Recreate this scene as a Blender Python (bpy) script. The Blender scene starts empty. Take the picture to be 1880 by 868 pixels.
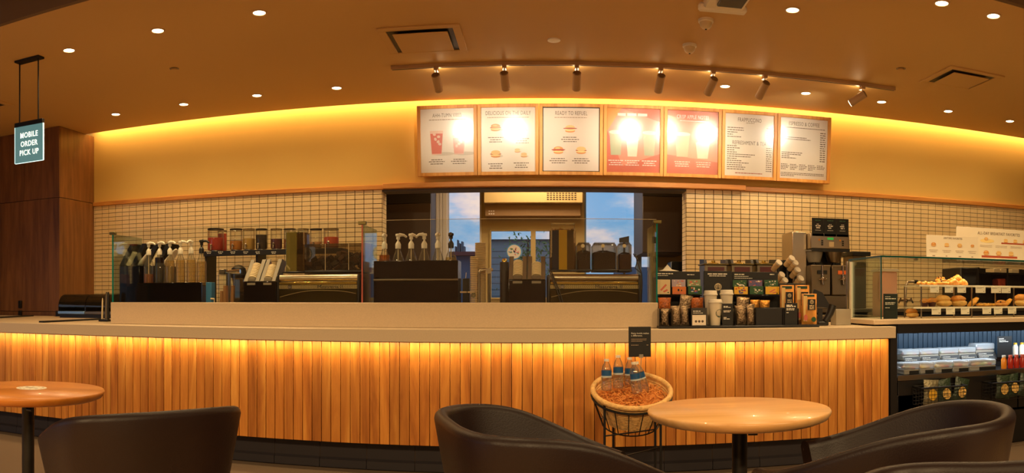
import bpy, math, random
from mathutils import Vector, Matrix, noise
SC = bpy.context.scene
COL = SC.collection
R = random.Random(7)
PI = math.pi
# ---------------------------------------------------------------- camera
F, CX, CY, EYE = 1380.0, 995.0, 551.0, 1.1036      # px per radian, column facing +Y, horizon row, eye height
cd = bpy.data.cameras.new('camera'); cam = bpy.data.objects.new('camera', cd); COL.objects.link(cam)
cd.type = 'PANO'; cd.panorama_type = 'CENTRAL_CYLINDRICAL'
cd.central_cylindrical_radius = 1.0
cd.central_cylindrical_range_u_min = (0 - CX) / F
cd.central_cylindrical_range_u_max = (1880 - CX) / F
cd.central_cylindrical_range_v_min = (CY - 868) / F
cd.central_cylindrical_range_v_max = (CY - 0) / F
cd.clip_start = 0.05; cd.clip_end = 200
cam.location = (0, 0, EYE); cam.rotation_euler = (PI / 2, 0, 0)
SC.camera = cam
# ---------------------------------------------------------------- colour management
SC.view_settings.view_transform = 'Standard'; SC.view_settings.look = 'None'
SC.view_settings.gamma = 1.0; SC.view_settings.use_curve_mapping = False
SC.view_settings.exposure = 1.06
SC.cycles.max_bounces = 10; SC.cycles.diffuse_bounces = 5; SC.cycles.transparent_max_bounces = 24
SC.cycles.sample_clamp_indirect = 6.0
# ---------------------------------------------------------------- dusk sky
W = bpy.data.worlds.new('dusk_sky'); SC.world = W; W.use_nodes = True
nt = W.node_tree; nt.nodes.clear()
def N(nt, t, **k):
    n = nt.nodes.new(t)
    for a, b in k.items():
        if a.startswith('i_'): n.inputs[a[2:].replace('_', ' ')].default_value = b
        else: setattr(n, a, b)
    return n
def ramp(nt, stops):
    n = nt.nodes.new('ShaderNodeValToRGB'); cr = n.color_ramp
    while len(cr.elements) < len(stops): cr.elements.new(0.5)
    for e, (p, c) in zip(cr.elements, stops): e.position = p; e.color = (*c, 1)
    return n
o = N(nt, 'ShaderNodeOutputWorld'); bg = N(nt, 'ShaderNodeBackground', i_Strength=0.5)
tc = N(nt, 'ShaderNodeTexCoord'); mp = N(nt, 'ShaderNodeMapping'); mp.inputs['Scale'].default_value = (6, 6, 15)
nz = N(nt, 'ShaderNodeTexNoise', i_Scale=1.6, i_Detail=5, i_Roughness=.6)
rp = ramp(nt, [(0.38, (.20, .42, .72)), (0.49, (.36, .50, .72)), (0.57, (.68, .60, .68)), (0.66, (.92, .72, .66))])
L = nt.links.new
L(tc.outputs['Generated'], mp.inputs[0]); L(mp.outputs[0], nz.inputs['Vector']); L(nz.outputs[0], rp.inputs[0])
L(rp.outputs[0], bg.inputs[0]); L(bg.outputs[0], o.inputs[0])
# ---------------------------------------------------------------- lamps
WARM = (1.0, .60, .20); WARM2 = (1.0, .68, .33)
def lamp(name, kind, loc, power, color, rot=(0, 0, 0), **k):
    d = bpy.data.lights.new(name, kind); d.energy = power; d.color = color
    for a, b in k.items(): setattr(d, a, b)
    ob = bpy.data.objects.new(name, d); ob.location = loc; ob.rotation_euler = rot; COL.objects.link(ob); return ob
def strip(name, x0, x1, y, z, power, width=.03, rot=(0, 0, 0), col=WARM):
    return lamp(name, 'AREA', ((x0 + x1) / 2, y, z), power, col, rot, shape='RECTANGLE', size=x1 - x0, size_y=width)
# LED tape in the slot between the dropped ceiling and the back wall, and under the counter top
strip("cove_led", -5.1, 6.2, 7.52, 3.2, 27, .07, (math.radians(14), 0, 0))
strip('counter_led', -6.5, 2.3, 4.637, .838, 24, .02, (math.radians(16), 0, 0), (1, .70, .33))
# soft warm fill added behind the viewer, over the unseen seating area
for (x, y) in ((-3.2, -1.6), (0.2, -2.2), (3.4, -1.4)):
    lamp('seating_fill', 'AREA', (x, y, 3.3), 120, WARM2, shape='DISK', size=.5)
# unseen spots added under the higher ceiling to brighten floor and tables
for x in (-3.6, -2.0, -.4, 1.2, 2.8, 4.4):
    lamp('floor_fill', 'SPOT', (x, 2.9, 3.68), 46, WARM2, spot_size=1.7, spot_blend=.8, shadow_soft_size=.06)
# ---------------------------------------------------------------- geometry helpers
def srgb(h):
    h = h.lstrip('#'); v = [int(h[i:i + 2], 16) / 255 for i in (0, 2, 4)]
    return tuple(c / 12.92 if c <= .04045 else ((c + .055) / 1.055) ** 2.4 for c in v)
def px(x, y, Y):
    """the point at depth Y in front of the viewpoint that the photograph shows at column x, row y"""
    th = (x - CX) / F
    return Vector((Y * math.tan(th), Y, EYE + (CY - y) / F * Y / math.cos(th)))
def PX(x, Y): return Y * math.tan((x - CX) / F)
def PZ(x, y, Y): return px(x, y, Y).z
def at_z(x, y, z):
    th = (x - CX) / F; r = (EYE - z) * F / (y - CY); return Vector((r * math.sin(th), r * math.cos(th), z))
def wloc(o):
    v = Vector((0, 0, 0))
    while o is not None: v += o.location; o = o.parent
    return v
class MB:
    def __init__(s): s.v = []; s.f = []; s.m = []; s.mats = []; s.mi = 0; s.T = None
    def use(s, m):
        if m not in s.mats: s.mats.append(m)
        s.mi = s.mats.index(m); return s
    def add(s, vs, fs):
        b = len(s.v)
        if s.T is not None: vs = [s.T @ Vector(v) for v in vs]
        s.v += [tuple(v) for v in vs]
        for f in fs: s.f.append([b + i for i in f]); s.m.append(s.mi)
        return s
    def box(s, x0, x1, y0, y1, z0, z1, b=0):
        if x0 > x1: x0, x1 = x1, x0
        if y0 > y1: y0, y1 = y1, y0
        if z0 > z1: z0, z1 = z1, z0
        b = min(b, (x1 - x0) * .45, (y1 - y0) * .45, (z1 - z0) * .45)
        if b <= 0:
            return s.add([(x, y, z) for z in (z0, z1) for y in (y0, y1) for x in (x0, x1)],
                         [(0, 2, 3, 1), (4, 5, 7, 6), (0, 1, 5, 4), (2, 6, 7, 3), (0, 4, 6, 2), (1, 3, 7, 5)])
        V = []; ix = {}
        for i, x in enumerate((x0, x1)):
            for j, y in enumerate((y0, y1)):
                for k, z in enumerate((z0, z1)):
                    for a in range(3):
                        p = [x, y, z]
                        for c, (t, lo) in enumerate(((i, x0), (j, y0), (k, z0))):
                            if c != a: p[c] += b if t == 0 else -b
                        ix[i, j, k, a] = len(V); V.append(p)
        Fs = []
        for a in range(3):
            c1, c2 = [(1, 2), (0, 2), (0, 1)][a]
            for t in (0, 1):
                q = []
                for (m, n) in ((0, 0), (1, 0), (1, 1), (0, 1)):
                    k = [0, 0, 0]; k[a] = t; k[c1] = m; k[c2] = n; q.append(ix[(*k, a)])
                Fs.append(q)
        for a in range(3):   # edges parallel to axis a
            c1, c2 = [(1, 2), (0, 2), (0, 1)][a]
            for m in (0, 1):
                for n in (0, 1):
                    k0 = [0, 0, 0]; k0[c1] = m; k0[c2] = n; k1 = list(k0); k1[a] = 1
                    Fs.append([ix[(*k0, c1)], ix[(*k1, c1)], ix[(*k1, c2)], ix[(*k0, c2)]])
        for i in (0, 1):
            for j in (0, 1):
                for k in (0, 1): Fs.append([ix[i, j, k, 0], ix[i, j, k, 1], ix[i, j, k, 2]])
        c = Vector(((x0 + x1) / 2, (y0 + y1) / 2, (z0 + z1) / 2)); out = []
        for q in Fs:
            P = [Vector(V[i]) for i in q]; n = (P[1] - P[0]).cross(P[2] - P[0]); m = sum(P, Vector()) / len(P)
            out.append(q if n.dot(m - c) > 0 else q[::-1])
        return s.add(V, out)
    def ring(s, prof, n=20, c=(0, 0, 0), sx=1, sy=1, close=True, a0=0.0, a1=2 * PI, cap=True):
        """lathe: prof = [(r, z)...] around a vertical axis at c"""
        full = abs(a1 - a0 - 2 * PI) < 1e-6; m = n if full else n + 1
        V = [(c[0] + r * sx * math.cos(a0 + (a1 - a0) * i / n), c[1] + r * sy * math.sin(a0 + (a1 - a0) * i / n), c[2] + z) for (r, z) in prof for i in range(m)]
        Fs = []
        for k in range(len(prof) - 1):
            for i in range(n):
                j = (i + 1) % m; Fs.append((k * m + i, k * m + j, (k + 1) * m + j, (k + 1) * m + i))
        if cap and full:
            if prof[0][0] > 1e-6: Fs.append(tuple(range(m))[::-1])
            if prof[-1][0] > 1e-6: Fs.append(tuple((len(prof) - 1) * m + i for i in range(m)))
        return s.add(V, Fs)
    def cyl(s, p0, p1, r0, r1=None, n=14):
        p0 = Vector(p0); p1 = Vector(p1); r1 = r0 if r1 is None else r1
        d = (p1 - p0); q = d.to_track_quat('Z', 'Y'); l = d.length
        old = s.T; M = Matrix.Translation(p0) @ q.to_matrix().to_4x4(); s.T = M if old is None else old @ M
        s.ring([(r0, 0), (r1, l)], n); s.T = old; return s
    def tube(s, pts, r, n=8, closed=False):
        pts = [Vector(p) for p in pts]; V = []; Fs = []; m = len(pts); rr = r if isinstance(r, (list, tuple)) else [r] * m
        up = Vector((0, 0, 1)); prev = None
        for i, p in enumerate(pts):
            if closed: d = pts[(i + 1) % m] - pts[i - 1]
            else: d = pts[min(i + 1, m - 1)] - pts[max(i - 1, 0)]
            d.normalize()
            a = prev if prev is not None else (up if abs(d.z) < .9 else Vector((1, 0, 0)))
            u = (a - d * a.dot(d)).normalized(); w = d.cross(u); prev = u
            for k in range(n):
                t = 2 * PI * k / n; V.append(p + (u * math.cos(t) + w * math.sin(t)) * rr[i])
        for i in range(m if closed else m - 1):
            j = (i + 1) % m
            for k in range(n): Fs.append((i * n + k, i * n + (k + 1) % n, j * n + (k + 1) % n, j * n + k))
        if not closed: Fs += [tuple(range(n))[::-1], tuple((m - 1) * n + k for k in range(n))]
        return s.add(V, Fs)
    def prism(s, poly, a, b, ax='y'):
        """poly in the plane across axis ax, swept from a to b"""
        def P(u, v, w): return {'y': (u, w, v), 'x': (w, u, v), 'z': (u, v, w)}[ax]
        n = len(poly); V = [P(u, v, a) for u, v in poly] + [P(u, v, b) for u, v in poly]
        Fs = [tuple(range(n)), tuple(range(2 * n - 1, n - 1, -1))] + [(i, i + n, (i + 1) % n + n, (i + 1) % n) for i in range(n)]
        return s.add(V, Fs)
    def ball(s, c, rx, ry, rz, n=12, m=8, nz_=0.0, f=6.0):
        V = []; Fs = []
        for k in range(m + 1):
            ph = PI * k / m
            for i in range(n):
                t = 2 * PI * i / n; d = Vector((math.sin(ph) * math.cos(t), math.sin(ph) * math.sin(t), math.cos(ph)))
                q = 1 + (nz_ * noise.noise(d * f * .5 + Vector(c) * 31) if nz_ else 0)
                V.append((c[0] + d.x * rx * q, c[1] + d.y * ry * q, c[2] + d.z * rz * q))
        for k in range(m):
            for i in range(n): Fs.append((k * n + i, (k + 1) * n + i, (k + 1) * n + (i + 1) % n, k * n + (i + 1) % n))
        return s.add(V, Fs)
    def quad(s, a, b, c, d): return s.add([a, b, c, d], [(0, 1, 2, 3)])
    def face(s, pts): return s.add(pts, [tuple(range(len(pts)))])
    def ell(s, cx, cz, rx, rz, y, n=20, rot=0):
        """flat printed ellipse facing -Y"""
        P = []
        for i in range(n):
            a = 2 * PI * i / n; u, v = rx * math.cos(a), rz * math.sin(a)
            P.append((cx + u * math.cos(rot) - v * math.sin(rot), y, cz + u * math.sin(rot) + v * math.cos(rot)))
        return s.face(P)
    def rect(s, x0, x1, z0, z1, y): return s.face([(x0, y, z0), (x1, y, z0), (x1, y, z1), (x0, y, z1)])
    def build(s, name, m=None, parent=None, sharp=38, flat=False, origin=None):
        me = bpy.data.meshes.new(name)
        o = wloc(parent) if parent is not None else Vector((0, 0, 0))
        if parent is None and s.v and origin is None:
            xs, ys, zs = zip(*s.v); origin = ((min(xs) + max(xs)) / 2, (min(ys) + max(ys)) / 2, min(zs))
        org = Vector(origin) if (parent is None and origin is not None) else Vector((0, 0, 0))
        if name == 'print': flat = True
        me.from_pydata([tuple(Vector(v) - o - org) for v in s.v], [], s.f)
        mats = s.mats if s.mats else [m]
        for x in mats: me.materials.append(x)
        if s.mats: me.polygons.foreach_set('material_index', s.m)
        if not flat:
            me.polygons.foreach_set('use_smooth', [True] * len(me.polygons)); me.set_sharp_from_angle(angle=math.radians(sharp))
        ob = bpy.data.objects.new(name, me); COL.objects.link(ob); ob.parent = parent
        if name in ('print', 'lettering', 'chip', 'topping', 'food'): ob['kind'] = 'stuff'
        if parent is None: ob.location = org
        return ob
def tag(o, label=None, cat=None, group=None, kind=None):
    if label: o['label'] = label
    if cat: o['category'] = cat
    if group: o['group'] = group
    if kind: o['kind'] = kind
    return o
def thing(name, label, cat, loc=(0, 0, 0), group=None, rz=0):
    o = bpy.data.objects.new(name, None); COL.objects.link(o); o.empty_display_size = .05
    o.location = loc; o.rotation_euler = (0, 0, rz); return tag(o, label, cat, group)
def kids(o): return [c for c in bpy.data.objects if c.parent == o]
def dup(root, loc, label=None, group=None, rz=None, cat=None, rot=None, scale=None):
    def cp(o, par):
        c = o.copy(); COL.objects.link(c); c.parent = par
        for k in KIDS.setdefault(o.name, None) or kids(o): cp(k, c)
        return c
    r = cp(root, None); r.location = loc
    if rz is not None: r.rotation_euler = (0, 0, rz)
    if rot is not None: r.rotation_euler = rot
    if scale is not None: r.scale = scale
    tag(r, label, cat, group); return r
KIDS = {}
def mark(root):      # remember the children of a prototype, so that copying it need not search
    KIDS[root.name] = kids(root)
    for k in KIDS[root.name]: KIDS[k.name] = kids(k)
    return root
class Lines:         # first instance is the prototype itself
    pass
def place(root, first, loc, label, group=None, rz=0, rot=None, scale=None):
    if first:
        mark(root); root.location = loc; root.rotation_euler = rot if rot is not None else (0, 0, rz)
        if scale is not None: root.scale = scale
        tag(root, label, None, group); return root
    return dup(root, loc, label, group, rz if rot is None else None, rot=rot, scale=scale)
def text(body, size, loc, parent, m, align='CENTER', name='lettering', rot=(PI / 2, 0, 0), sx=1.0, space=1.0, line=1.0, ext=0.0004, off=0):
    c = bpy.data.curves.new(name, 'FONT'); c.body = body; c.size = size; c.align_x = align; c.align_y = 'CENTER'
    c.space_character = space; c.space_line = line; c.extrude = ext; c.resolution_u = 3; c.materials.append(m)
    if off: c.offset = off
    o = bpy.data.objects.new(name, c); me = bpy.data.meshes.new_from_object(o); bpy.data.objects.remove(o); me.name = name
    o = bpy.data.objects.new(name, me); COL.objects.link(o); o.parent = parent
    o.location = Vector(loc) - (wloc(parent) if parent else Vector()); o.rotation_euler = rot; o.scale = (sx, 1, 1)
    return o
ORD = ['first', 'second', 'third', 'fourth', 'fifth', 'sixth', 'seventh', 'eighth', 'ninth', 'tenth', 'eleventh', 'twelfth']
# ---------------------------------------------------------------- materials
MT = {}
def mat(name, col, rough=.5, metal=0, spec=.5, bump=0, bscale=60, coat=0, emit=None, es=0, vary=0, noise_amt=0, nscale=8, sheen=0):
    m = bpy.data.materials.new(name); m.use_nodes = True; nt = m.node_tree; b = nt.nodes['Principled BSDF']
    c = srgb(col) if isinstance(col, str) else col
    b.inputs['Base Color'].default_value = (*c, 1); b.inputs['Roughness'].default_value = rough
    b.inputs['Metallic'].default_value = metal; b.inputs['Specular IOR Level'].default_value = spec
    b.inputs['Coat Weight'].default_value = coat; b.inputs['Coat Roughness'].default_value = .12
    if emit is not None:
        b.inputs['Emission Color'].default_value = (*(srgb(emit) if isinstance(emit, str) else emit), 1); b.inputs['Emission Strength'].default_value = es
    L = nt.links.new
    if vary or noise_amt:
        tcn = N(nt, 'ShaderNodeTexCoord'); src = None
        hsv = N(nt, 'ShaderNodeHueSaturation'); hsv.inputs['Color'].default_value = (*c, 1)
        if vary:
            oi = N(nt, 'ShaderNodeObjectInfo'); mr = N(nt, 'ShaderNodeMapRange'); mr.inputs[3].default_value = 1 - vary; mr.inputs[4].default_value = 1 + vary
            L(oi.outputs['Random'], mr.inputs[0]); src = mr.outputs[0]
        if noise_amt:
            nz = N(nt, 'ShaderNodeTexNoise', i_Scale=nscale, i_Detail=4); m2 = N(nt, 'ShaderNodeMapRange')
            m2.inputs[1].default_value = .3; m2.inputs[2].default_value = .7; m2.inputs[3].default_value = 1 - noise_amt; m2.inputs[4].default_value = 1 + noise_amt
            L(tcn.outputs['Object'], nz.inputs['Vector']); L(nz.outputs[0], m2.inputs[0])
            if src is not None:
                mm = N(nt, 'ShaderNodeMath', operation='MULTIPLY'); L(src, mm.inputs[0]); L(m2.outputs[0], mm.inputs[1]); src = mm.outputs[0]
            else: src = m2.outputs[0]
        L(src, hsv.inputs['Value']); L(hsv.outputs[0], b.inputs['Base Color'])
    if bump:
        t2 = N(nt, 'ShaderNodeTexCoord'); nb = N(nt, 'ShaderNodeTexNoise', i_Scale=bscale, i_Detail=3); bp = N(nt, 'ShaderNodeBump', i_Strength=bump, i_Distance=.01)
        L(t2.outputs['Object'], nb.inputs['Vector']); L(nb.outputs[0], bp.inputs['Height']); L(bp.outputs[0], b.inputs['Normal'])
    MT[name] = m; return m
def wood(name, stops, axis='z', scale=1.0, rough=.42, vary=.22, world=False, coat=0.0):
    """grain stretched along axis; each board shifts the grain and its tone with its own random number"""
    m = bpy.data.materials.new(name); m.use_nodes = True; nt = m.node_tree; b = nt.nodes['Principled BSDF']; L = nt.links.new
    tcn = N(nt, 'ShaderNodeTexCoord'); oi = N(nt, 'ShaderNodeObjectInfo')
    vm = N(nt, 'ShaderNodeVectorMath', operation='SCALE'); vm.inputs['Scale'].default_value = 37.0
    cb = N(nt, 'ShaderNodeCombineXYZ'); L(oi.outputs['Random'], cb.inputs[0]); L(oi.outputs['Random'], cb.inputs[1]); L(oi.outputs['Random'], cb.inputs[2])
    L(cb.outputs[0], vm.inputs[0]); ad = N(nt, 'ShaderNodeVectorMath', operation='ADD')
    mp = N(nt, 'ShaderNodeMapping'); s = [14 * scale] * 3; s['xyz'.index(axis)] = 1.1 * scale; mp.inputs['Scale'].default_value = s
    L(tcn.outputs['Object'], mp.inputs[0]); L(mp.outputs[0], ad.inputs[0]); L(vm.outputs[0], ad.inputs[1])
    nz = N(nt, 'ShaderNodeTexNoise', i_Scale=1.0, i_Detail=6, i_Roughness=.62, i_Distortion=.9); L(ad.outputs[0], nz.inputs['Vector'])
    n2 = N(nt, 'ShaderNodeTexNoise', i_Scale=5.0, i_Detail=3, i_Roughness=.7); L(ad.outputs[0], n2.inputs['Vector'])
    mx = N(nt, 'ShaderNodeMath', operation='MULTIPLY_ADD'); mx.inputs[1].default_value = .25; L(n2.outputs[0], mx.inputs[0]); L(nz.outputs[0], mx.inputs[2])
    mr0 = N(nt, 'ShaderNodeMapRange'); mr0.inputs[1].default_value = .42; mr0.inputs[2].default_value = .84; L(mx.outputs[0], mr0.inputs[0])
    rp = ramp(nt, [(i / (len(stops) - 1), srgb(c)) for i, c in enumerate(stops)]); L(mr0.outputs[0], rp.inputs[0])
    hs = N(nt, 'ShaderNodeHueSaturation'); mr = N(nt, 'ShaderNodeMapRange'); mr.inputs[3].default_value = 1 - vary; mr.inputs[4].default_value = 1 + vary
    L(oi.outputs['Random'], mr.inputs[0]); L(mr.outputs[0], hs.inputs['Value']); L(rp.outputs[0], hs.inputs['Color']); L(hs.outputs[0], b.inputs['Base Color'])
    b.inputs['Roughness'].default_value = rough; b.inputs['Coat Weight'].default_value = coat
    bp = N(nt, 'ShaderNodeBump', i_Strength=.12, i_Distance=.004); L(mx.outputs[0], bp.inputs['Height']); L(bp.outputs[0], b.inputs['Normal'])
    MT[name] = m; return m
def glass(name, tint=(.97, .99, .98), refl=.6, base=.03, rough=0.0, density=0.0, col=None):
    """thin clear sheet: transparent, with a Fresnel reflection; density adds a tinted milky body"""
    m = bpy.data.materials.new(name); m.use_nodes = True; nt = m.node_tree; nt.nodes.clear(); L = nt.links.new
    o = N(nt, 'ShaderNodeOutputMaterial'); t = N(nt, 'ShaderNodeBsdfTransparent'); t.inputs[0].default_value = (*tint, 1)
    g = N(nt, 'ShaderNodeBsdfGlossy'); g.inputs['Roughness'].default_value = rough
    lw = N(nt, 'ShaderNodeLayerWeight', i_Blend=.25); mr = N(nt, 'ShaderNodeMapRange'); mr.inputs[3].default_value = base; mr.inputs[4].default_value = refl
    mx = N(nt, 'ShaderNodeMixShader'); L(lw.outputs['Fresnel'], mr.inputs[0]); L(mr.outputs[0], mx.inputs[0]); L(t.outputs[0], mx.inputs[1]); L(g.outputs[0], mx.inputs[2])
    if density:
        d = N(nt, 'ShaderNodeBsdfDiffuse'); d.inputs[0].default_value = (*(col or tint), 1)
        m2 = N(nt, 'ShaderNodeMixShader'); m2.inputs[0].default_value = density; L(mx.outputs[0], m2.inputs[1]); L(d.outputs[0], m2.inputs[2]); L(m2.outputs[0], o.inputs[0])
    else: L(mx.outputs[0], o.inputs[0])
    MT[name] = m; return m
oak = wood('oak_plank', ['#8c4e18', '#b06a26', '#c68032', '#dc9c48'], 'z', .62, .40, .14)
oak_trim = wood('oak_trim', ['#b8742e', '#d08c40', '#dca050'], 'x', 1.0, .42, .05)
oak_frame = wood('oak_frame', ['#cc8634', '#e09e48', '#ecb05a'], 'z', 1.0, .42, .05)
walnut = wood('cabinet_veneer', ['#5c381a', '#764c26', '#8a5c30'], 'z', .8, .38, .06)
table_wood = wood('table_top_wood', ['#c08c50', '#d6a468', '#e4b67c'], 'x', .55, .36, .02, coat=.12)
table_wood2 = wood('table_top_orange', ['#a8641e', '#bc7428', '#c88434'], 'x', .55, .36, .02, coat=.12)
plaster = mat('cream_plaster', '#dcb862', .75, bump=.03, bscale=30)
ceil_m = mat('ceiling_paint', '#cba468', .6, spec=.2)
dark_ceil = mat('dark_ceiling_paint', '#4a3c30', .7)
quartz = mat('pale_quartz', '#d2bc9c', .32, noise_amt=.05, nscale=140)
tile_m = mat('cream_glazed_tile', '#f0d6a0', .28, vary=.06, bump=.04, bscale=40)
grout = mat('dark_grout', '#5a4630', .9)
floor_tile_m = mat('sand_floor_tile', '#c8a67c', .5, vary=.06, noise_amt=.12, nscale=6)
floor_grout = mat('floor_grout', '#5c4a38', .9)
base_tile = mat('charcoal_base_tile', '#2c282c', .4, vary=.05)
black = mat('black_plastic', '#100d0a', .42)
black_gloss = mat('gloss_black_acrylic', '#0d0a08', .12)
black_metal = mat('black_powder_steel', '#120f0d', .5, metal=.3)
steel = mat('brushed_steel', '#b9ab95', .28, metal=1)
steel_dark = mat('dark_steel', '#7b6f5c', .35, metal=1)  # darker, rougher steel than the brushed one
chrome = mat('chrome', '#d8d0c4', .1, metal=1)
white_pl = mat('white_plastic', '#e6dcc8', .45)
cream_pl = mat('cream_plastic', '#d9c49a', .45)
grey_pl = mat('grey_plastic', '#8b7f6a', .5)
paper_w = mat('menu_paper', '#f2e8dc', .55)
card_black = mat('black_card', '#0f0e0b', .55)
ink_dark = mat('dark_ink', '#5a4a3a', .6)
ink_white = mat('white_ink', '#e6e0d0', .6)
ink_green = mat('green_ink', '#12402c', .5)
lamp_lens = mat('lit_lens', '#ffffff', .5, emit=(1, .80, .50), es=14)
lamp_trim = mat('downlight_trim', '#c9a878', .5)
clear = glass('clear_glass')

def dashes(mb, x0, x1, z, h, y, align='l', fill=1.0, seed=None):
    """a line of print too small to read: word-length strokes"""
    r = random.Random(seed if seed is not None else int((x0 * 991 + z * 7919) * 1000)); L0 = (x1 - x0) * fill
    s0 = x0 if align == 'l' else (x1 - L0 if align == 'r' else (x0 + x1 - L0) / 2); x = s0
    while x < s0 + L0 - h * .5:
        w = min(h * r.uniform(1.4, 4.2), s0 + L0 - x); mb.rect(x, x + w, z - h / 2, z + h / 2, y); x += w + h * .6
def logo(mb, cx, cz, r, y, fg, bg, ring=None):
    """round emblem: crowned long-haired figure holding up two tails"""
    e = .0006
    if ring: mb.use(ring).ell(cx, cz, r * 1.06, r * 1.06, y - e * .5, 26)
    mb.use(bg).ell(cx, cz, r, r, y - e, 26)
    y2 = y - 2 * e; mb.use(fg)
    mb.ell(cx, cz + r * .22, r * .17, r * .22, y2, 12)                                                   # face
    mb.face([(cx - r * .2, y2, cz + r * .47), (cx + r * .2, y2, cz + r * .47), (cx + r * .24, y2, cz + r * .66), (cx + r * .1, y2, cz + r * .58), (cx, y2, cz + r * .8), (cx - r * .1, y2, cz + r * .58), (cx - r * .24, y2, cz + r * .66)])
    for s in (-1, 1):
        for k in range(3):                                                                                # hair
            a = .27 + .1 * k; pts = []
            for j in range(7):
                t = j / 6; pts.append((cx + s * r * (a + .12 * math.sin(t * 6 + k)), cz + r * (.42 - .95 * t)))
            w = r * .032; P = [(u - w, y2, v) for u, v in pts] + [(u + w, y2, v) for u, v in reversed(pts)]
            mb.face(P if s else P)
        for k in range(2):                                                                                # tails
            pts = []; a0 = r * (.66 + .14 * k)
            for j in range(8):
                t = -1.25 + 2.2 * j / 7; pts.append((cx + s * a0 * math.cos(t), cz + a0 * math.sin(t)))
            w = r * .045; P = [(u - w, y2, v) for u, v in pts] + [(u + w, y2, v) for u, v in reversed(pts)]
            mb.face(P)
    mb.face([(cx - r * .12, y2, cz - r * .05), (cx + r * .12, y2, cz - r * .05), (cx + r * .16, y2, cz - r * .5), (cx, y2, cz - r * .85), (cx - r * .16, y2, cz - r * .5)])
# ================================================================ the setting
YW = 7.6; CH = 3.10
def structure(o): o['kind'] = 'structure'; return o
def bx(name, m, dims, parent=None, b=0): return MB().box(*dims, b=b).build(name, m, parent)
fl = structure(bx('floor', floor_grout, (-8.2, 8.2, -4.2, 10.2, -.12, -.006)))
# floor tiles, laid on a .63 m grid
tm = MB().box(-.3125, .3125, -.3125, .3125, -.012, 0, b=.002)
tp = None; cand = []
for i in range(-11, 12):
    for j in range(-6, 16):
        cx, cy = -1.815 + .315 + .63 * i, 3.90 - .315 + .63 * (j - 5)
        cand.append((abs(cx), cx, cy))
vis = [c for c in cand if 1.2 < c[2] < 4.9 and c[1] > -4.7 and c[1] < 4.7]
for k, (_, cx, cy) in enumerate(vis):
    if tp is None: tp = tm.build('floor_tile', floor_tile_m, fl, origin=(0, 0, 0)); t = tp
    else: t = tp.copy(); COL.objects.link(t)
    t.parent = fl; t.location = Vector((cx, cy, 0)) - wloc(fl)
rest = MB()
for c in cand:
    if c not in vis: rest.box(c[1] - .3125, c[1] + .3125, c[2] - .3125, c[2] + .3125, -.012, 0)
r_ = rest.build('floor_tile', floor_tile_m, fl); r_['kind'] = 'stuff'
# back wall: plaster above, tiled below, with a wide opening to the drive-through bay
OX0, OX1 = -1.64, 1.475
wb = structure(MB().box(-5.3, 8, YW + .0, YW + .2, 2.26, 3.55).build('wall_back', plaster))
low = MB().box(-5.3, OX0, YW + .006, YW + .2, 0, 2.26).box(OX1, 8, YW + .006, YW + .2, 0, 2.26)
low.build('tile_backing', grout, wb)
TP, TH = .097, .0485
tmesh = MB().box(-TP / 2 + .003, TP / 2 - .003, -.004, .007, -TH / 2 + .0026, TH / 2 - .0026, b=.0015)
spots = []
for row in range(26):
    z = 2.225 - TH * (row + .0)
    for k in range(37):
        x = OX0 - TP / 2 - TP * k
        if x > -5.2: spots.append((abs(x) + abs(z - 1.7) * .4, x, z))
    for k in range(66):
        x = OX1 + TP / 2 + TP * k
        if x < 7.9: spots.append((abs(x) + abs(z - 1.7) * .4, x, z))
spots.sort(); tp = None
for k, (_, x, z) in enumerate(spots[:290]):
    if tp is None: tp = tmesh.build('tile', tile_m, wb); t = tp
    else: t = tp.copy(); COL.objects.link(t)
    t.parent = wb; t.location = Vector((x, YW, z)) - wloc(wb)
tp.location = Vector((spots[0][1], YW, spots[0][2])) - wloc(wb)
for v in tp.data.vertices: v.co += wloc(wb)
field = MB()
for (_, x, z) in spots[290:]: field.box(x - TP / 2 + .003, x + TP / 2 - .003, YW - .004, YW + .007, z - TH / 2 + .0026, z + TH / 2 - .0026)
f_ = field.build('tile', tile_m, wb, flat=True); f_['kind'] = 'stuff'
# tiled jambs of the opening
for sgn, X in ((-1, OX0), (1, OX1)):
    jb = MB()
    for row in range(26):
        z = 2.225 - TH * row
        for c in range(2):
            y = YW + .003 + .095 * (c + .5); jb.box(X - .004, X + .004, y - .0445, y + .0445, z - TH / 2 + .0026, z + TH / 2 - .0026)
    j_ = jb.build('jamb_tile', tile_m, wb, flat=True); j_['kind'] = 'stuff'
# oak ledge along the bottom of the plaster
tr = structure(MB().box(-5.15, OX0 + .02, YW - .035, YW, 2.245, 2.292, b=.004).box(OX0 + .02, OX1 + .62, YW - .075, YW, 2.247, 2.300, b=.004).box(OX1 + .62, 8, YW - .035, YW, 2.245, 2.292, b=.004).build('trim_1', oak_trim))
structure(MB().box(OX0, OX1, YW, YW + .2, 2.225, 2.262).build('trim_2', mat('opening_head_paint', '#57504c', .6)))
# dropped ceiling with the light slot against the wall, its dark front face, the higher dark ceiling
structure(MB().box(-8, 8, 4.10, 7.43, CH, CH + .1).build('ceiling', ceil_m))
structure(MB().box(-8, 8, 4.06, 4.10, CH - .012, 3.72).build('trim_3', mat('soffit_face', '#6b5238', .7)))
structure(MB().box(-8, 8, -4, 4.06, 3.7, 3.8).build('ceiling_high', dark_ceil))
structure(MB().box(-8, 8, 7.35, 7.8, 3.55, 3.65).build('trim_4', plaster))
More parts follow.
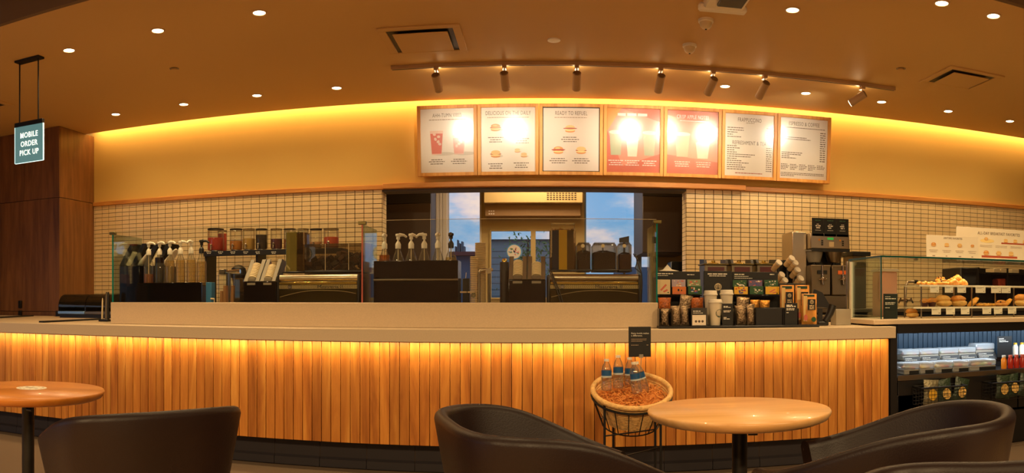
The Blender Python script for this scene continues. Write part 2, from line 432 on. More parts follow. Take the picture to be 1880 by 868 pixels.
# side and rear walls of the shop, with window openings to the dusk
wl = MB().box(-8.2, -8, -4, 7.8, 0, .5).box(-8.2, -8, -4, 7.8, 2.8, 3.8).box(-8.2, -8, -4, -2.4, .5, 2.8).box(-8.2, -8, 2.6, 7.8, .5, 2.8)
shopwall = mat('shop_wall_brown', '#4a3526', .8)
structure(wl.build('wall_left', shopwall))
structure(MB().box(8, 8.2, -4, 7.8, 0, 3.8).build('wall_right', shopwall))
wr = MB().box(-8, 8, -4.2, -4, 0, .9).box(-8, 8, -4.2, -4, 2.2, 3.8).box(-8, 4.6, -4.2, -4, .9, 2.2).box(6.0, 8, -4.2, -4, .9, 2.2)
structure(wr.build('wall_rear', shopwall))
# tall veneered cabinets beside the tiled wall
cb = thing('pantry_cabinet', 'tall brown wood veneer cabinet at the end of the tiled wall', 'cabinet', (-6.6, 7.2, 0))
CXR, CYF = -5.15, 6.89
MB().box(-7.98, CXR - .02, CYF + .02, YW - .01, 0, CH - .002).build('carcass', black, cb)
xj = PX(44, CYF)
for (a, b_, c, d) in ((-7.98, xj - .002, 2.285, CH - .003), (xj + .002, CXR - .002, 2.285, CH - .003), (-7.98, -6.55, .96, 2.279), (-6.546, CXR - .002, .975, 2.279), (-6.546, CXR - .002, .1, .969)):
    p = MB().box(a, b_, CYF, CYF + .02, c, d, b=.001).build('door' if c < 2 else 'panel', walnut, cb)
    if a > -6.6 and c < 2:
        z0 = .99 if c > .5 else .87
        MB().box(PX(36, CYF), PX(41, CYF), CYF - .03, CYF, z0 + .02, z0 + .11, b=.003).build('handle', black_metal, p)
for (c, d) in ((2.285, CH - .003), (0, 2.279)):
    MB().box(CXR - .018, CXR, CYF + .02, YW - .005, c, d, b=.001).build('side_panel', walnut, cb)
# ================================================================ counter
YF, YP, YT = 4.60, 4.68, 4.80; TOP = .9236
ct = thing('service_counter', 'long curved-view service counter faced with upright oak planks under a pale stone top', 'counter', (-2, 4.9, 0))
ct['label'] = 'long service counter faced with upright oak planks under a pale stone top'
XR = PX(1645, YF)
w = MB().box(-7.98, XR, YF, YF + .035, .843, TOP, b=.003).box(-7.98, -3.12, YF + .03, 6.68, TOP - .03, TOP).box(-7.98, -5.2, 6.68, 6.86, TOP - .03, TOP).box(-3.12, XR, YF + .03, 5.75, TOP - .03, TOP)
w.build('worktop', quartz, ct)
rs = thing('counter_riser', 'pale stone upstand on the counter under the glass screen', 'upstand', (-1.2, 4.91, TOP))
MB().box(PX(203, 4.82), PX(1208, 4.82), 4.82, 5.0, TOP + .0005, 1.088, b=.003).build('slab', quartz, rs)
MB().box(-7.98, 2.32, YP + .022, 5.7, .19, .84).build('carcass', grout, ct)
MB().box(-7.98, 2.32, YF + .035, YP, .838, .858).build('light_channel', black_metal, ct)
PW = .0645; pm = MB().box(-PW / 2 + .0017, PW / 2 - .0017, 0, .022, .186, .858, b=.0015); tp = None
x = 2.327 - PW / 2; n = 0
while x > -4.35:
    if tp is None: tp = pm.build('plank', oak, ct); [setattr(v, 'co', v.co + wloc(ct)) for v in tp.data.vertices]; t = tp
    else: t = tp.copy(); COL.objects.link(t); t.parent = ct
    t.location = Vector((x, YP + R.uniform(-.0012, .0012), 0)) - wloc(ct); x -= PW
MB().box(-7.98, x + PW / 2 + .001, YP, YP + .022, .186, .858).build('plank', oak, ct)
bm_ = MB().prism([(YT, 0), (YT - .02, .0), (YT - .018, .05), (YT - .004, .065), (YT - .004, .188), (YT, .188)], -.1585, .1585, 'x'); tp = None
for k in range(24):
    x = PX(588, YT) + .16 + .3205 * (k - 9)
    if x > 2.16: break
    if tp is None: tp = bm_.build('base_tile', base_tile, ct); [setattr(v, 'co', v.co + wloc(ct)) for v in tp.data.vertices]; t = tp
    else: t = tp.copy(); COL.objects.link(t); t.parent = ct
    t.location = Vector((x, 0, 0)) - wloc(ct)
MB().box(-7.98, 2.30, YT, 5.7, 0, .186).build('plinth', grout, ct)
MB().box(2.30, 2.33, YP, 5.7, .0, .843).build('end_panel', black_metal, ct)
# ================================================================ ceiling fittings
def downlight(label, first=False):
    t = thing('recessed_downlight', label, 'downlight', (0, 0, 0))
    MB().ring([(.056, 0), (.056, -.005), (.044, -.007), (.041, -.002)], 28, cap=False).build('trim_ring', lamp_trim, t)
    MB().ring([(.0, -.003), (.042, -.003)], 28).build('lens', lamp_lens, t)
    return t
dl = downlight('x'); first = True
def spot(x, y, p=17, size=2.5):
    lamp('downlight_beam', 'SPOT', (x, y, CH - .02), p, WARM2, spot_size=size, spot_blend=.7, shadow_soft_size=.045)
for k, X in enumerate([-4.33, -3.51, -2.71, -1.905, 1.69, 2.49, 3.30, 4.08, 4.88]):
    near = ['cabinet', 'cabinet', 'cabinet', 'cabinet'] if k < 4 else None
    lab = f'lit recessed downlight near the tiled wall, {ORD[k]} in that row counting from the wood cabinet'
    place(dl, first, (X, 6.8, CH), lab, 'downlights in the row by the wall'); first = False; spot(X, 6.8, 12)
for k, (X, Y) in enumerate([(-3.53, 4.85), (-2.72, 4.85), (-1.915, 4.85), (1.69, 4.88), (2.56, 4.35), (2.98, 4.35)]):
    lab = ['lit downlight over the counter, the one nearest the hanging sign', 'lit downlight over the counter, second from the hanging sign', 'lit downlight over the counter, third from the hanging sign',
           'lit downlight over the counter beside the white ceiling projector', 'lit downlight above the pastry case, at the upper picture edge', 'lit downlight above the pastry case, beside the dark soffit corner'][k]
    place(dl, False, (X, Y, CH), lab, 'downlights over the counter'); spot(X, Y, 34)
for (X, Y) in ((-.6, 4.85), (.6, 4.85), (-1.2, 4.4), (1.1, 4.4)): pass
t = thing('ceiling_cover_plate', 'small round white plate on the ceiling beyond the vent', 'cover plate', (PX(1017, 5.76), 5.76, CH))
MB().ring([(.05, 0), (.05, -.008), (.0, -.010)], 24, c=t.location).build('plate', mat('white_plate', '#f4ecdc', .4), t)
for k, (x_, y_) in enumerate([(320, 126), (1654, 126)]):
    p = at_z(x_, y_, CH); t = thing('sprinkler_head', ['flush sprinkler disc on the ceiling near the cabinet end', 'flush sprinkler disc on the ceiling beside the square vent'][k], 'sprinkler', p)
    MB().ring([(.042, 0), (.042, -.002), (.036, -.003)], 22, c=p).build('escutcheon', steel_dark, t); MB().ring([(.03, -.002), (.03, -.014), (0, -.016)], 22, c=p).build('cover_cap', ceil_m, t)
for k, (x_, y_) in enumerate([(1296, 42), (1266, 88)]):
    p = at_z(x_, y_ - 6, CH); t = thing('smoke_detector', ['white dome detector on the ceiling next to the projector', 'white dome detector on the ceiling above the track'][k], 'smoke detector', p)
    MB().ring([(.055, 0), (.055, -.018), (.048, -.022)], 24, c=p).build('base', white_pl, t)
    MB().ring([(.046, -.02), (.042, -.045), (.028, -.062), (.012, -.068), (0, -.069)], 24, c=p).build('dome', cream_pl, t)
    MB().ring([(.008, -.068), (.006, -.073), (0, -.074)], 10, c=p).build('sensor', black, t)
# projector box at the top edge
a = at_z(1283, 12, CH - .05); b = at_z(1370, 21, CH - .05)
t = thing('ceiling_projector', 'white box unit fixed to the ceiling at the picture top', 'projector', ((a.x + b.x) / 2, a.y, CH))
q = thing; MB().box(a.x, b.x, a.y - .02, a.y + .04, CH - .07, CH - .02, b=.012).box(a.x + .03, b.x - .03, a.y - .35, a.y + .0, CH - .06, CH, b=.01).build('housing', white_pl, t)
MB().box(a.x + .1, b.x - .06, a.y - .3, a.y - .1, CH - .08, CH - .06, b=.004).build('underside_plate', black, t)
# air vents
def vent(corners, name_label, inner=.72):
    c = sum(corners, Vector()) / 4
    t = thing('ceiling_vent', name_label, 'air vent', c)
    xs = sorted(v.x for v in corners); ys = sorted(v.y for v in corners); x0, x1, y0, y1 = (xs[0] + xs[1]) / 2, (xs[2] + xs[3]) / 2, (ys[0] + ys[1]) / 2, (ys[2] + ys[3]) / 2
    w = .06; m = MB()
    for (a, b, c_, d) in ((x0, x1, y0, y0 + w), (x0, x1, y1 - w, y1), (x0, x0 + w, y0 + w, y1 - w), (x1 - w, x1, y0 + w, y1 - w)): m.box(a, b, c_, d, CH - .012, CH, b=.003)
    m.build('frame', ceil_m, t)
    MB().box(x0 + w, x1 - w, y0 + w, y1 - w, CH - .004, CH - .001).build('throat', black, t)
    MB().box(x0 + w * 1.7, x1 - w * 1.7, y0 + w * 1.7, y1 - w * 1.7, CH - .024, CH - .016, b=.003).build('deflector_plate', ceil_m, t)
    return t
vent([at_z(690, 52, CH), at_z(846, 42, CH), at_z(858, 95, CH), at_z(720, 100, CH)], 'square ceiling vent above the track, between the downlights')
vent([at_z(1685, 150, CH), at_z(1745, 120, CH), at_z(1850, 140, CH), at_z(1780, 165, CH)], 'square ceiling vent over the pastry case end')
vent([at_z(-25, 200, CH), at_z(-20, 182, CH), at_z(14, 184, CH), at_z(24, 196, CH)], 'ceiling vent above the veneered cabinet, cut by the picture edge')
# track with seven spotlights
YTk = 6.29
t = thing('light_track', 'long bronze ceiling track that carries the seven spotlights', 'light track', (PX(1100, YTk), YTk, CH))
bronze = mat('bronze_track', '#b8977060'[:7], .45, metal=.15)
MB().box(PX(718, YTk), PX(1643, YTk), YTk - .018, YTk + .018, CH - .032, CH, b=.003).build('rail', bronze, t)
MB().box(PX(718, YTk) + .01, PX(1643, YTk) - .01, YTk - .006, YTk + .006, CH - .0335, CH - .032).build('slot', black, t)
xs_ = [801, 926, 1059, 1213, 1309, 1404, 1583]
aims = [(-.78, 2.78), (-.22, 2.75), (.30, 2.72), (.92, 2.75), (1.10, 2.72), (1.60, 2.75), (2.35, 2.72)]
for k, (x_, (ax, az)) in enumerate(zip(xs_, aims)):
    X = PX(x_, YTk); t = thing('track_spotlight', ['bronze track spotlight, first along the track from the vent side', 'bronze track spotlight, second along the track from the vent side', 'bronze track spotlight over the third menu board, third along the track',
        'bronze track spotlight, fourth along the track from the vent side', 'bronze track spotlight, fifth along the track from the vent side', 'bronze track spotlight, sixth along the track from the vent side', 'bronze track spotlight at the track end, turned sideways'][k], 'spotlight', (X, YTk, CH - .032), 'spotlights on the ceiling track')
    p = Vector((X, YTk, CH - .032))
    MB().box(X - .018, X + .018, YTk - .035, YTk + .035, p.z - .03, p.z, b=.003).build('adapter', bronze, t)
    MB().cyl(p + Vector((0, 0, -.03)), p + Vector((0, 0, -.085)), .006).build('stem', bronze, t)
    h0 = p + Vector((0, -.02, -.085)); tgt = Vector((ax, 7.5, az)); d = (tgt - h0).normalized()
    d = (d + Vector((0, 0, -.55)) + (Vector((-.55, -.1, .1)) if k == 6 else Vector())).normalized()
    a = h0 - d * .02; e = a + d * .16
    MB().cyl(a, e, .036, .036, 22).build('barrel', bronze, t)
    MB().cyl(a - d * .006, a + d * .001, .030, .033, 22).build('back_cap', mat('bronze_cap', '#8a6c4c', .45, metal=.5), t) if k == 0 else MB().cyl(a - d * .006, a + d * .001, .030, .033, 22).build('back_cap', MT['bronze_cap'], t)
    MB().cyl(e + d * .0005, e + d * .003, .030, .030, 20).build('lens', lamp_lens, t)
    L_ = lamp('track_beam', 'SPOT', e + d * .02, 15, (1, .86, .66), spot_size=math.radians(78 if k == 6 else 62), spot_blend=.8, shadow_soft_size=.035)
    lamp('track_ceiling_fill', 'POINT', (X, YTk + .07, CH - .07), .55, (1, .74, .40), shadow_soft_size=.03, specular_factor=0)  # small fill added at each head to brighten the ceiling beside the track
    L_.rotation_euler = (tgt - (e + d * .02)).to_track_quat('-Z', 'Y').to_euler()
# hanging pick-up sign
YS = 4.83; X0, X1 = PX(28.5, YS), PX(79.5, YS); H = (X1 - X0) / 2; xm = (X0 + X1) / 2
t = thing('pickup_sign', 'glowing blue hanging glass sign that reads mobile order pick up', 'sign', (xm, YS, 0))
t.rotation_euler = (0, 0, 0)
z1 = PZ(54, 230, YS); z0 = PZ(54, 297, YS)
def sb(name, m, d): return MB().box(d[0] + xm, d[1] + xm, d[2] + YS, d[3] + YS, d[4], d[5], b=.001).build(name, m, t)
sb('header_bar', black_metal, (-H, H, -.015, .015, z1, z1 + .035)); sb('canopy_plate', black_metal, (-H * .86, H * .86, -.04, .04, CH - .016, CH))
sb('rod', black_metal, (-H * .72, -H * .66, -.005, .005, z1 + .03, CH - .016)); sb('rod', black_metal, (H * .62, H * .68, -.005, .005, z1 + .03, CH - .016))
sb('glass_panel', mat('lit_glass_panel', '#5d8f94', .3, emit='#5c868a', es=.30), (-H, H, -.006, .006, z0, z1))
edge = mat('lit_panel_edge', '#d8f4ee', .3, emit='#cdeee6', es=.7)
sb('lit_edge', edge, (-H - .005, -H, -.007, .007, z0, z1)); sb('lit_edge', edge, (H, H + .004, -.007, .007, z0, z1)); sb('lit_edge', edge, (-H, H, -.007, .007, z0 - .003, z0))
for k, w_ in enumerate(('MOBILE', 'ORDER', 'PICK UP')): text(w_, .062, (xm + .003, YS - .008, z0 + (z1 - z0) * (.74 - .24 * k)), t, mat('lit_white_letters', '#ffffff', .5, emit='#f6f2dc', es=.8) if k == 0 else MT['lit_white_letters'], sx=.82, space=1.12, off=.0007)
# ================================================================ menu boards
BY = 7.50
bxs = [767, 877, 989.5, 1107, 1217, 1323, 1424, 1522]
bun = mat('print_bun', '#d98f45', .5, coat=.5); bun2 = mat('print_pale_bun', '#e8bd78', .5, coat=.5); fillm = mat('print_filling', '#b04a2a', .5, coat=.5); eggm = mat('print_egg', '#f0d690', .5, coat=.5)
shad = mat('print_grey_tone', '#d8cdbd', .55, coat=.5); drinkr = mat('print_red_drink', '#dd5a40', .5, coat=.5); drinkp = mat('print_pink_drink', '#eda08c', .5, coat=.5); icep = mat('print_ice', '#f0c8b4', .5, coat=.5)
redbg = mat('print_coral_ground', '#d4603c', .5, coat=.55); redlt = mat('print_pale_coral', '#e58a68', .5, coat=.55); yelbg = mat('print_yellow_ground', '#e8a02c', .5, coat=.55)
creamc = mat('print_cream', '#eedcc0', .5, coat=.5); greenc = mat('print_sage', '#b4b48c', .5, coat=.5); inkw = mat('print_white', '#f6e8da', .5, coat=.5)
ink = mat('print_grey_brown', '#6e5c48', .55, coat=.5); inkl = mat('print_light_brown', '#a89078', .55, coat=.5)
paper_m = mat('matte_menu_paper', '#ddd0c0', .6)
for m_ in (bun, bun2, fillm, eggm, shad, drinkr, drinkp, icep, redbg, redlt, yelbg, creamc, greenc, inkw, ink, inkl, paper_w):
    m_.node_tree.nodes['Principled BSDF'].inputs['Coat Roughness'].default_value = .20; m_.node_tree.nodes['Principled BSDF'].inputs['Coat IOR'].default_value = 1.7; m_.node_tree.nodes['Principled BSDF'].inputs['Coat Weight'].default_value = 0.0
def sandwich(mb, x, z, s, y, kind=0):
    mb.use(shad).ell(x + s * .35, z - s * .36, s * .85, s * .2, y)
    y -= .0004; mb.use(bun).ell(x, z - s * .34, s * .78, s * .26, y); y -= .0004
    mb.use(eggm).ell(x, z - s * .16, s * .84, s * .2, y); y -= .0004
    if kind != 2: mb.use(fillm).ell(x, z - s * .03, s * .92, s * .13, y); y -= .0004
    mb.use(bun2 if kind else bun).ell(x, z + s * .2, s * .76, s * .38, y)
    mb.use(bun2).ell(x - s * .1, z + s * .3, s * .4, s * .14, y - .0004)
def glassdrink(mb, x, z0, z1, w, y, body, top=True):
    mb.use(shad).ell(x + w * .6, z0 + .01, w * .9, .018, y)
    y -= .0004; mb.use(icep).face([(x - w * .42, y, z0), (x + w * .42, y, z0), (x + w * .56, y, z1), (x - w * .56, y, z1)])
    y -= .0004; zz = z0 + (z1 - z0) * .88; mb.use(body).face([(x - w * .40, y, z0 + .012), (x + w * .40, y, z0 + .012), (x + w * .52, y, zz), (x - w * .52, y, zz)])
    y -= .0004; mb.use(icep)
    r = random.Random(int(x * 99))
    for k in range(5): mb.ell(x + w * r.uniform(-.28, .28), z0 + (z1 - z0) * (.45 + .1 * k), w * .15, w * .12, y, 6, r.uniform(0, 3))
def whitecup(mb, x, z0, z1, w, y, m):
    mb.use(m).face([(x - w * .38, y, z0), (x + w * .38, y, z0), (x + w * .5, y, z1 - .02), (x - w * .5, y, z1 - .02)])
    mb.use(creamc).ell(x, z1 - .02, w * .54, .02, y - .0004)
acrylic = glass('acrylic_cover', (.98, .98, .97), .5, .06, rough=.20)
board_lab = ['menu board with two red iced drinks, at the vent end of the row', 'menu board with four sandwich pictures titled delicious on the daily', 'menu board titled ready to refuel with three sandwiches, black inner edge',
    'coral menu board with three pale cups and a yellow corner', 'coral menu board titled crisp apple notes with two cups', 'text menu board titled frappuccino, refreshment and tea', 'text price list menu board titled espresso and coffee']
for k in range(7):
    X0, X1 = PX(bxs[k], BY) + .002, PX(bxs[k + 1], BY) - .002; Z0, Z1 = 2.352, 3.052; FW = .034
    cx = (X0 + X1) / 2; w = X1 - X0
    t = thing('menu_board', board_lab[k], 'menu board', (cx, BY, Z0), 'oak framed menu boards in a row on the wall')
    MB().box(X0, X0 + FW, BY - .03, BY + .04, Z0, Z1, b=.002).build('frame_side', oak_frame, t)
    MB().box(X1 - FW, X1, BY - .03, BY + .04, Z0, Z1, b=.002).build('frame_side', oak_frame, t)
    MB().box(X0 + FW, X1 - FW, BY - .03, BY + .04, Z0, Z0 + FW, b=.002).build('frame_bottom', oak_frame, t)
    MB().box(X0 + FW, X1 - FW, BY - .03, BY + .04, Z1 - FW, Z1, b=.002).build('frame_top', oak_frame, t)
    MB().box(X0 + .02, X1 - .02, BY + .005, YW - .002, Z0 + .03, Z1 - .03).build('back_panel', oak_frame, t)
    a, b, c, d = X0 + FW, X1 - FW, Z0 + FW, Z1 - FW; y = BY - .006
    if k == 2:
        MB().box(a, b, y - .004, y + .006, c, d).build('inner_edge', black, t); a += .008; b -= .008; c += .008; d -= .008; y -= .005
    MB().box(a, b, y, y + .012, c, d).build('poster', [paper_w, paper_w, paper_m, redbg, redbg, paper_w, paper_w][k], t)
    y -= .0008; P = MB(); H = d - c; Wd = b - a; U = lambda u: a + u * Wd; V = lambda v: c + v * H
    def title(s, v, sz=.056, m=ink, sx=.62): text(s, sz, (cx, y - .001, V(v)), t, m, sx=sx, space=1.12)
    if k == 0:
        title('AHH-TUMN VIBES', .895, .054); P.use(inkl); dashes(P, U(.16), U(.86), V(.83), .008, y)
        glassdrink(P, U(.30), V(.28), V(.66), .12, y - .001, drinkr); glassdrink(P, U(.72), V(.28), V(.58), .115, y - .001, drinkp)
        for u in (.30, .72):
            P.use(ink)
            for j, (v, f) in enumerate(((.205, .7), (.175, 1), (.14, .8))): dashes(P, U(u - .15), U(u + .15), V(v), .008, y, 'c', f, 100 + j + int(u * 10))
    if k == 1:
        title('DELICIOUS ON THE DAILY', .91, .055); P.use(inkl); dashes(P, U(.12), U(.88), V(.845), .007, y)
        for i, (u, v) in enumerate(((.27, .69), (.76, .67), (.27, .28), (.74, .29))):
            if i == 3: sandwich(P, U(u - .07), V(v + .04), .035, y - .001, 2); sandwich(P, U(u + .05), V(v - .03), .04, y - .003, 2)
            else: sandwich(P, U(u), V(v), (.062, .045, .062)[i], y - .001, (0, 1, 1)[i])
            P.use(ink)
            for j, f in enumerate((1, .7, .85)): dashes(P, U(u - .14), U(u + .14), V(v - .155 - .034 * j), .008, y, 'c', f, i * 9 + j)
    if k == 2:
        title('READY TO REFUEL', .915, .056); P.use(inkl); dashes(P, U(.2), U(.78), V(.85), .007, y)
        for i, (u, v) in enumerate(((.48, .67), (.27, .33), (.68, .33))):
            sandwich(P, U(u), V(v), .062, y - .001, (2, 0, 1)[i]); P.use(fillm)
            if i < 2: P.ell(U(u), V(v) + .004, .07, .007, y - .004)
            P.use(ink)
            for j, f in enumerate((.8, 1, .75)): dashes(P, U(u - .16), U(u + .16), V(v - .135 - .034 * j), .008, y, 'c', f, 40 + i * 9 + j)
    if k == 3:
        P.use(yelbg).face([(a, y - .0002, V(.66)), (U(.02), y - .0002, V(.66)), (U(.27), y - .0002, d), (a, y - .0002, d)])
        P.use(redlt).face([(a, y - .0001, V(.66)), (U(.3), y - .0001, V(.1)), (b, y - .0001, V(.3)), (b, y - .0001, V(.8)), (U(.27), y - .0001, d)])
        P.use(inkw); dashes(P, U(.2), U(.78), V(.905), .026, y - .001, 'c', 1, 5)
        whitecup(P, U(.17), V(.27), V(.66), .13, y - .001, greenc); whitecup(P, U(.48), V(.25), V(.55), .12, y - .001, creamc); whitecup(P, U(.80), V(.27), V(.66), .13, y - .001, greenc)
        P.use(inkw)
        for i, u in enumerate((.17, .48, .80)):
            for j, f in enumerate((1, .7, .9)): dashes(P, U(u - .14), U(u + .14), V(.185 - .034 * j), .009, y - .001, 'c', f, 70 + i * 9 + j)
    if k == 4:
        P.use(redlt).face([(a, y - .0001, V(.3)), (b, y - .0001, V(.2)), (b, y - .0001, V(.75)), (a, y - .0001, d - .05)])
        title('CRISP APPLE NOTES', .90, .054, inkw); P.use(inkw); dashes(P, U(.25), U(.8), V(.84), .007, y - .001)
        whitecup(P, U(.30), V(.27), V(.66), .15, y - .001, greenc); whitecup(P, U(.70), V(.25), V(.52), .14, y - .001, creamc); P.use(inkw)
        for i, u in enumerate((.30, .72)):
            for j, f in enumerate((1, .9, .9)): dashes(P, U(u - .15), U(u + .15), V(.19 - .034 * j), .009, y - .001, 'c', f, 90 + i * 9 + j)
    if k == 5:
        title('FRAPPUCCINO', .905, .056); P.use(inkl); dashes(P, U(.43), U(.6), V(.86), .006, y)
        title('REFRESHMENT & TEA', .535, .056); P.use(ink)
        for j in range(5): dashes(P, U(.05), U(.4), V(.775 - .036 * j), .008, y, 'l', (.95, .95, .62, .32, .8)[j], j); dashes(P, U(.84), U(.97), V(.79 - .036 * j), .008, y, 'r', .9, 50 + j)
        for j in range(12): dashes(P, U(.05), U(.66), V(.485 - .034 * j), .008, y, 'l', (.34, .42, .24, .32, .95, .8, .32, .5, .75, .5, .62, .6)[j], j + 9); dashes(P, U(.84), U(.97), V(.47 - .034 * j), .008, y, 'r', .9, 80 + j)
        P.use(fillm); dashes(P, U(.22), U(.78), V(.05), .008, y)
    if k == 6:
        title('ESPRESSO & COFFEE', .905, .056); P.use(ink); dashes(P, U(.12), U(.95), V(.84), .007, y)
        for j in range(14): dashes(P, U(.84), U(.96), V(.78 - .036 * j), .010, y, 'r', .95, j)
        for j, (v, f) in enumerate(((.68, .6), (.65, .7), (.43, .5), (.40, .48), (.37, .2), (.34, .35))): dashes(P, U(.04), U(.9), V(v), .008, y, 'l', f, 30 + j)
        for i in range(5):
            for j in range(4 - (i == 4)): dashes(P, U(.03 + .19 * i), U(.20 + .19 * i), V(.235 - .026 * j), .007, y, 'l', (.8, 1, .9, .6)[j], 60 + i * 5 + j)
        for j in range(3): dashes(P, U(.03), U(.95), V(.095 - .024 * j), .007, y, 'l', (1, 1, .3)[j], 200 + j)
    P.build('print', None, t, flat=True)
    if k != 2: MB().box(a + .001, b - .001, y - .012, y - .010, c + .001, d - .001).build('cover_sheet', acrylic, t)
    t.rotation_euler = (math.radians(4.0), 0, 0)
# ================================================================ drive-through bay behind the opening
bayp = mat('bay_beige_metal', '#b39a66', .45, metal=.2); bayd = mat('bay_tan_panel', '#8a6a44', .5); dk = mat('dark_stained_board', '#2c231d', .5); dk2 = mat('brown_laminate', '#4a3828', .45)
winw = mat('white_window_frame', '#cfc6bd', .5); winb = mat('bluegrey_window_frame', '#5d7288', .45)
Y9 = 9.4
wall9 = MB()
zs = 2.75
def col9(xa, xb, z0, z1): wall9.box(PX(xa, Y9), PX(xb, Y9), Y9, Y9 + .15, z0, z1)
zsill = PZ(995, 547, Y9)
wl0 = PX(700, Y9) - 1.6; wr0 = PX(1262, Y9) + 1.6
wall9.box(wl0, PX(821, Y9), Y9, Y9 + .15, 0, 2.9).box(PX(884, Y9), PX(899, Y9), Y9, Y9 + .15, 0, 2.9).box(PX(899, Y9), PX(1062, Y9), Y9, Y9 + .15, PZ(950, 421, Y9), 2.9)
wall9.box(PX(1012, Y9), PX(1073, Y9), Y9, Y9 + .15, 0, PZ(950, 421, Y9)).box(PX(1062, Y9), PX(1073, Y9), Y9, Y9 + .15, PZ(950, 421, Y9), 2.9)
wall9.box(PX(821, Y9), PX(884, Y9), Y9, Y9 + .15, 0, PZ(850, 560, Y9)).box(PX(1073, Y9), PX(1195, Y9), Y9, Y9 + .15, 0, PZ(1100, 560, Y9)).box(PX(899, Y9), PX(1012, Y9), Y9, Y9 + .15, 0, PZ(950, 549, Y9)).box(PX(1195, Y9), wr0, Y9, Y9 + .15, 0, 2.9)
wall9.box(PX(821, Y9), PX(884, Y9), Y9, Y9 + .15, 2.72, 2.9).box(PX(1073, Y9), PX(1195, Y9), Y9, Y9 + .15, 2.72, 2.9)
structure(wall9.build('wall_bay_rear', bayp))
structure(MB().box(wl0 - .15, wl0, YW + .2, Y9 + .15, 0, 2.9).build('wall_bay_left', dk2)); structure(MB().box(wr0, wr0 + .15, YW + .2, Y9 + .15, 0, 2.9).build('wall_bay_right', dk2))
structure(MB().box(wl0 - .15, wr0 + .15, YW + .2, Y9 + .15, 2.9, 3.0).build('ceiling_bay', dk))
lamp('bay_lamp', 'AREA', (.0, 8.6, 2.85), 26, (1, .72, .42), size=1.0)
def win(n, xa, xb, ya, yb, fm, wd=.02, mull=()):
    w_ = bpy.data.objects.new('window_%d' % n, None); COL.objects.link(w_); w_['kind'] = 'structure'
    X0, X1, Z0, Z1 = PX(xa, Y9), PX(xb, Y9), PZ((xa + xb) / 2, yb, Y9), PZ((xa + xb) / 2, ya, Y9); w_.location = ((X0 + X1) / 2, Y9, Z0)
    f = MB().box(X0, X0 + wd, Y9 - .03, Y9 + .05, Z0, Z1).box(X1 - wd, X1, Y9 - .03, Y9 + .05, Z0, Z1).box(X0 + wd, X1 - wd, Y9 - .03, Y9 + .05, Z1 - wd, Z1).box(X0 + wd, X1 - wd, Y9 - .03, Y9 + .05, Z0, Z0 + wd)
    for m_ in mull: f.box(PX(m_, Y9) - .03, PX(m_, Y9) + .03, Y9 - .03, Y9 + .05, Z0 + wd, Z1 - wd)
    f.build('window_frame', fm, w_); MB().box(X0 + wd, X1 - wd, Y9 + .01, Y9 + .014, Z0 + wd, Z1 - wd).build('pane', clear, w_); return w_
win(1, 821, 884, 340, 560, winw); win(2, 899, 1012, 421, 549, bayp, .02, (979,)); win(3, 1073, 1195, 340, 560, winb, .02, (1173,))
# white grooved casing left of the first window, tan hood and panels over the service window
t = thing('window_casing', 'white grooved upright casing beside the first sky window', 'window casing', px(806, 560, 9.3))
m = MB()
for a, b in ((791, 800), (800.6, 806), (806.6, 812), (812.6, 821)): m.box(PX(a, 9.3), PX(b, 9.3), 9.28, 9.36, .9, 2.72, b=.004)
m.build('board', winw, t); MB().box(PX(799, 9.27), PX(800, 9.27), 9.268, 9.28, PZ(799, 360, 9.27), PZ(799, 353, 9.27)).build('latch', black, t)
t = thing('air_curtain', 'beige metal overhead unit with slotted grille above the service window', 'air curtain', (PX(980, 9.2), 9.2, 2.3))
MB().box(PX(890, 9.2), PX(1069, 9.2), 9.05, 9.38, PZ(980, 372, 9.05), 2.75, b=.006).build('housing', bayp, t)
g = MB()
for i in range(10):
    for j in range(5): g.box(PX(1004 + i * 5.6, 9.05), PX(1004 + i * 5.6 + 3.8, 9.05), 9.046, 9.05, PZ(1030, 350.5 + j * 3.8, 9.05) - .006, PZ(1030, 350.5 + j * 3.8, 9.05) + .004)
g.build('grille', black, t)
MB().box(PX(891, 9.2), PX(1066, 9.2), 9.16, 9.38, PZ(980, 397, 9.2), PZ(980, 373.5, 9.2), b=.004).build('lower_panel', bayd, t)
g = MB()
for s_ in range(3):
    for j in range(2): g.box(PX(897 + s_ * 4, 9.15), PX(899.5 + s_ * 4, 9.15), 9.156, 9.16, PZ(900, 386 + j * 5, 9.15), PZ(900, 388.5 + j * 5, 9.15))
g.build('label', winw, t)
# dark cabinets on both sides of the bay
for k, (xa, xb, Yc, lab) in enumerate(((700, 791, 8.55, 'dark tall cabinet in the drive-through bay beside the white casing'), (1180, 1262, 8.55, 'dark brown wall cupboard in the bay beside the tiled jamb'))):
    X0, X1 = PX(xa, Yc), PX(xb, Yc); zb = .0 if k == 0 else PZ(1210, 464, Yc)
    t = thing('bay_cabinet', lab, 'cabinet', ((X0 + X1) / 2, Yc, zb))
    MB().box(X0, X1, Yc + .02, 9.385 if k else 8.95, zb, 2.62).build('carcass', dk, t)
    zj = PZ((xa + xb) / 2, 374 if k == 0 else 361, Yc)
    MB().box(X0 + .003, X1 - .003, Yc, Yc + .02, zj + .004, 2.62, b=.002).build('fascia_panel', dk, t); MB().box(X0 + .003, X1 - .003, Yc, Yc + .02, zb + .01, zj, b=.002).build('door', dk2, t)
t = thing('bay_base_cabinet', 'dark base cabinet with a grey worktop along the bay wall', 'cabinet', (PX(1215, 8.6), 8.6, 0))
MB().box(PX(1186, 8.4), PX(1262, 8.4) + .0, 8.35, 8.95, 0, 1.0).build('carcass', dk, t); MB().box(PX(1183, 8.4), PX(1262, 8.4), 8.32, 8.97, 1.0, 1.04, b=.004).build('worktop', winb, t)
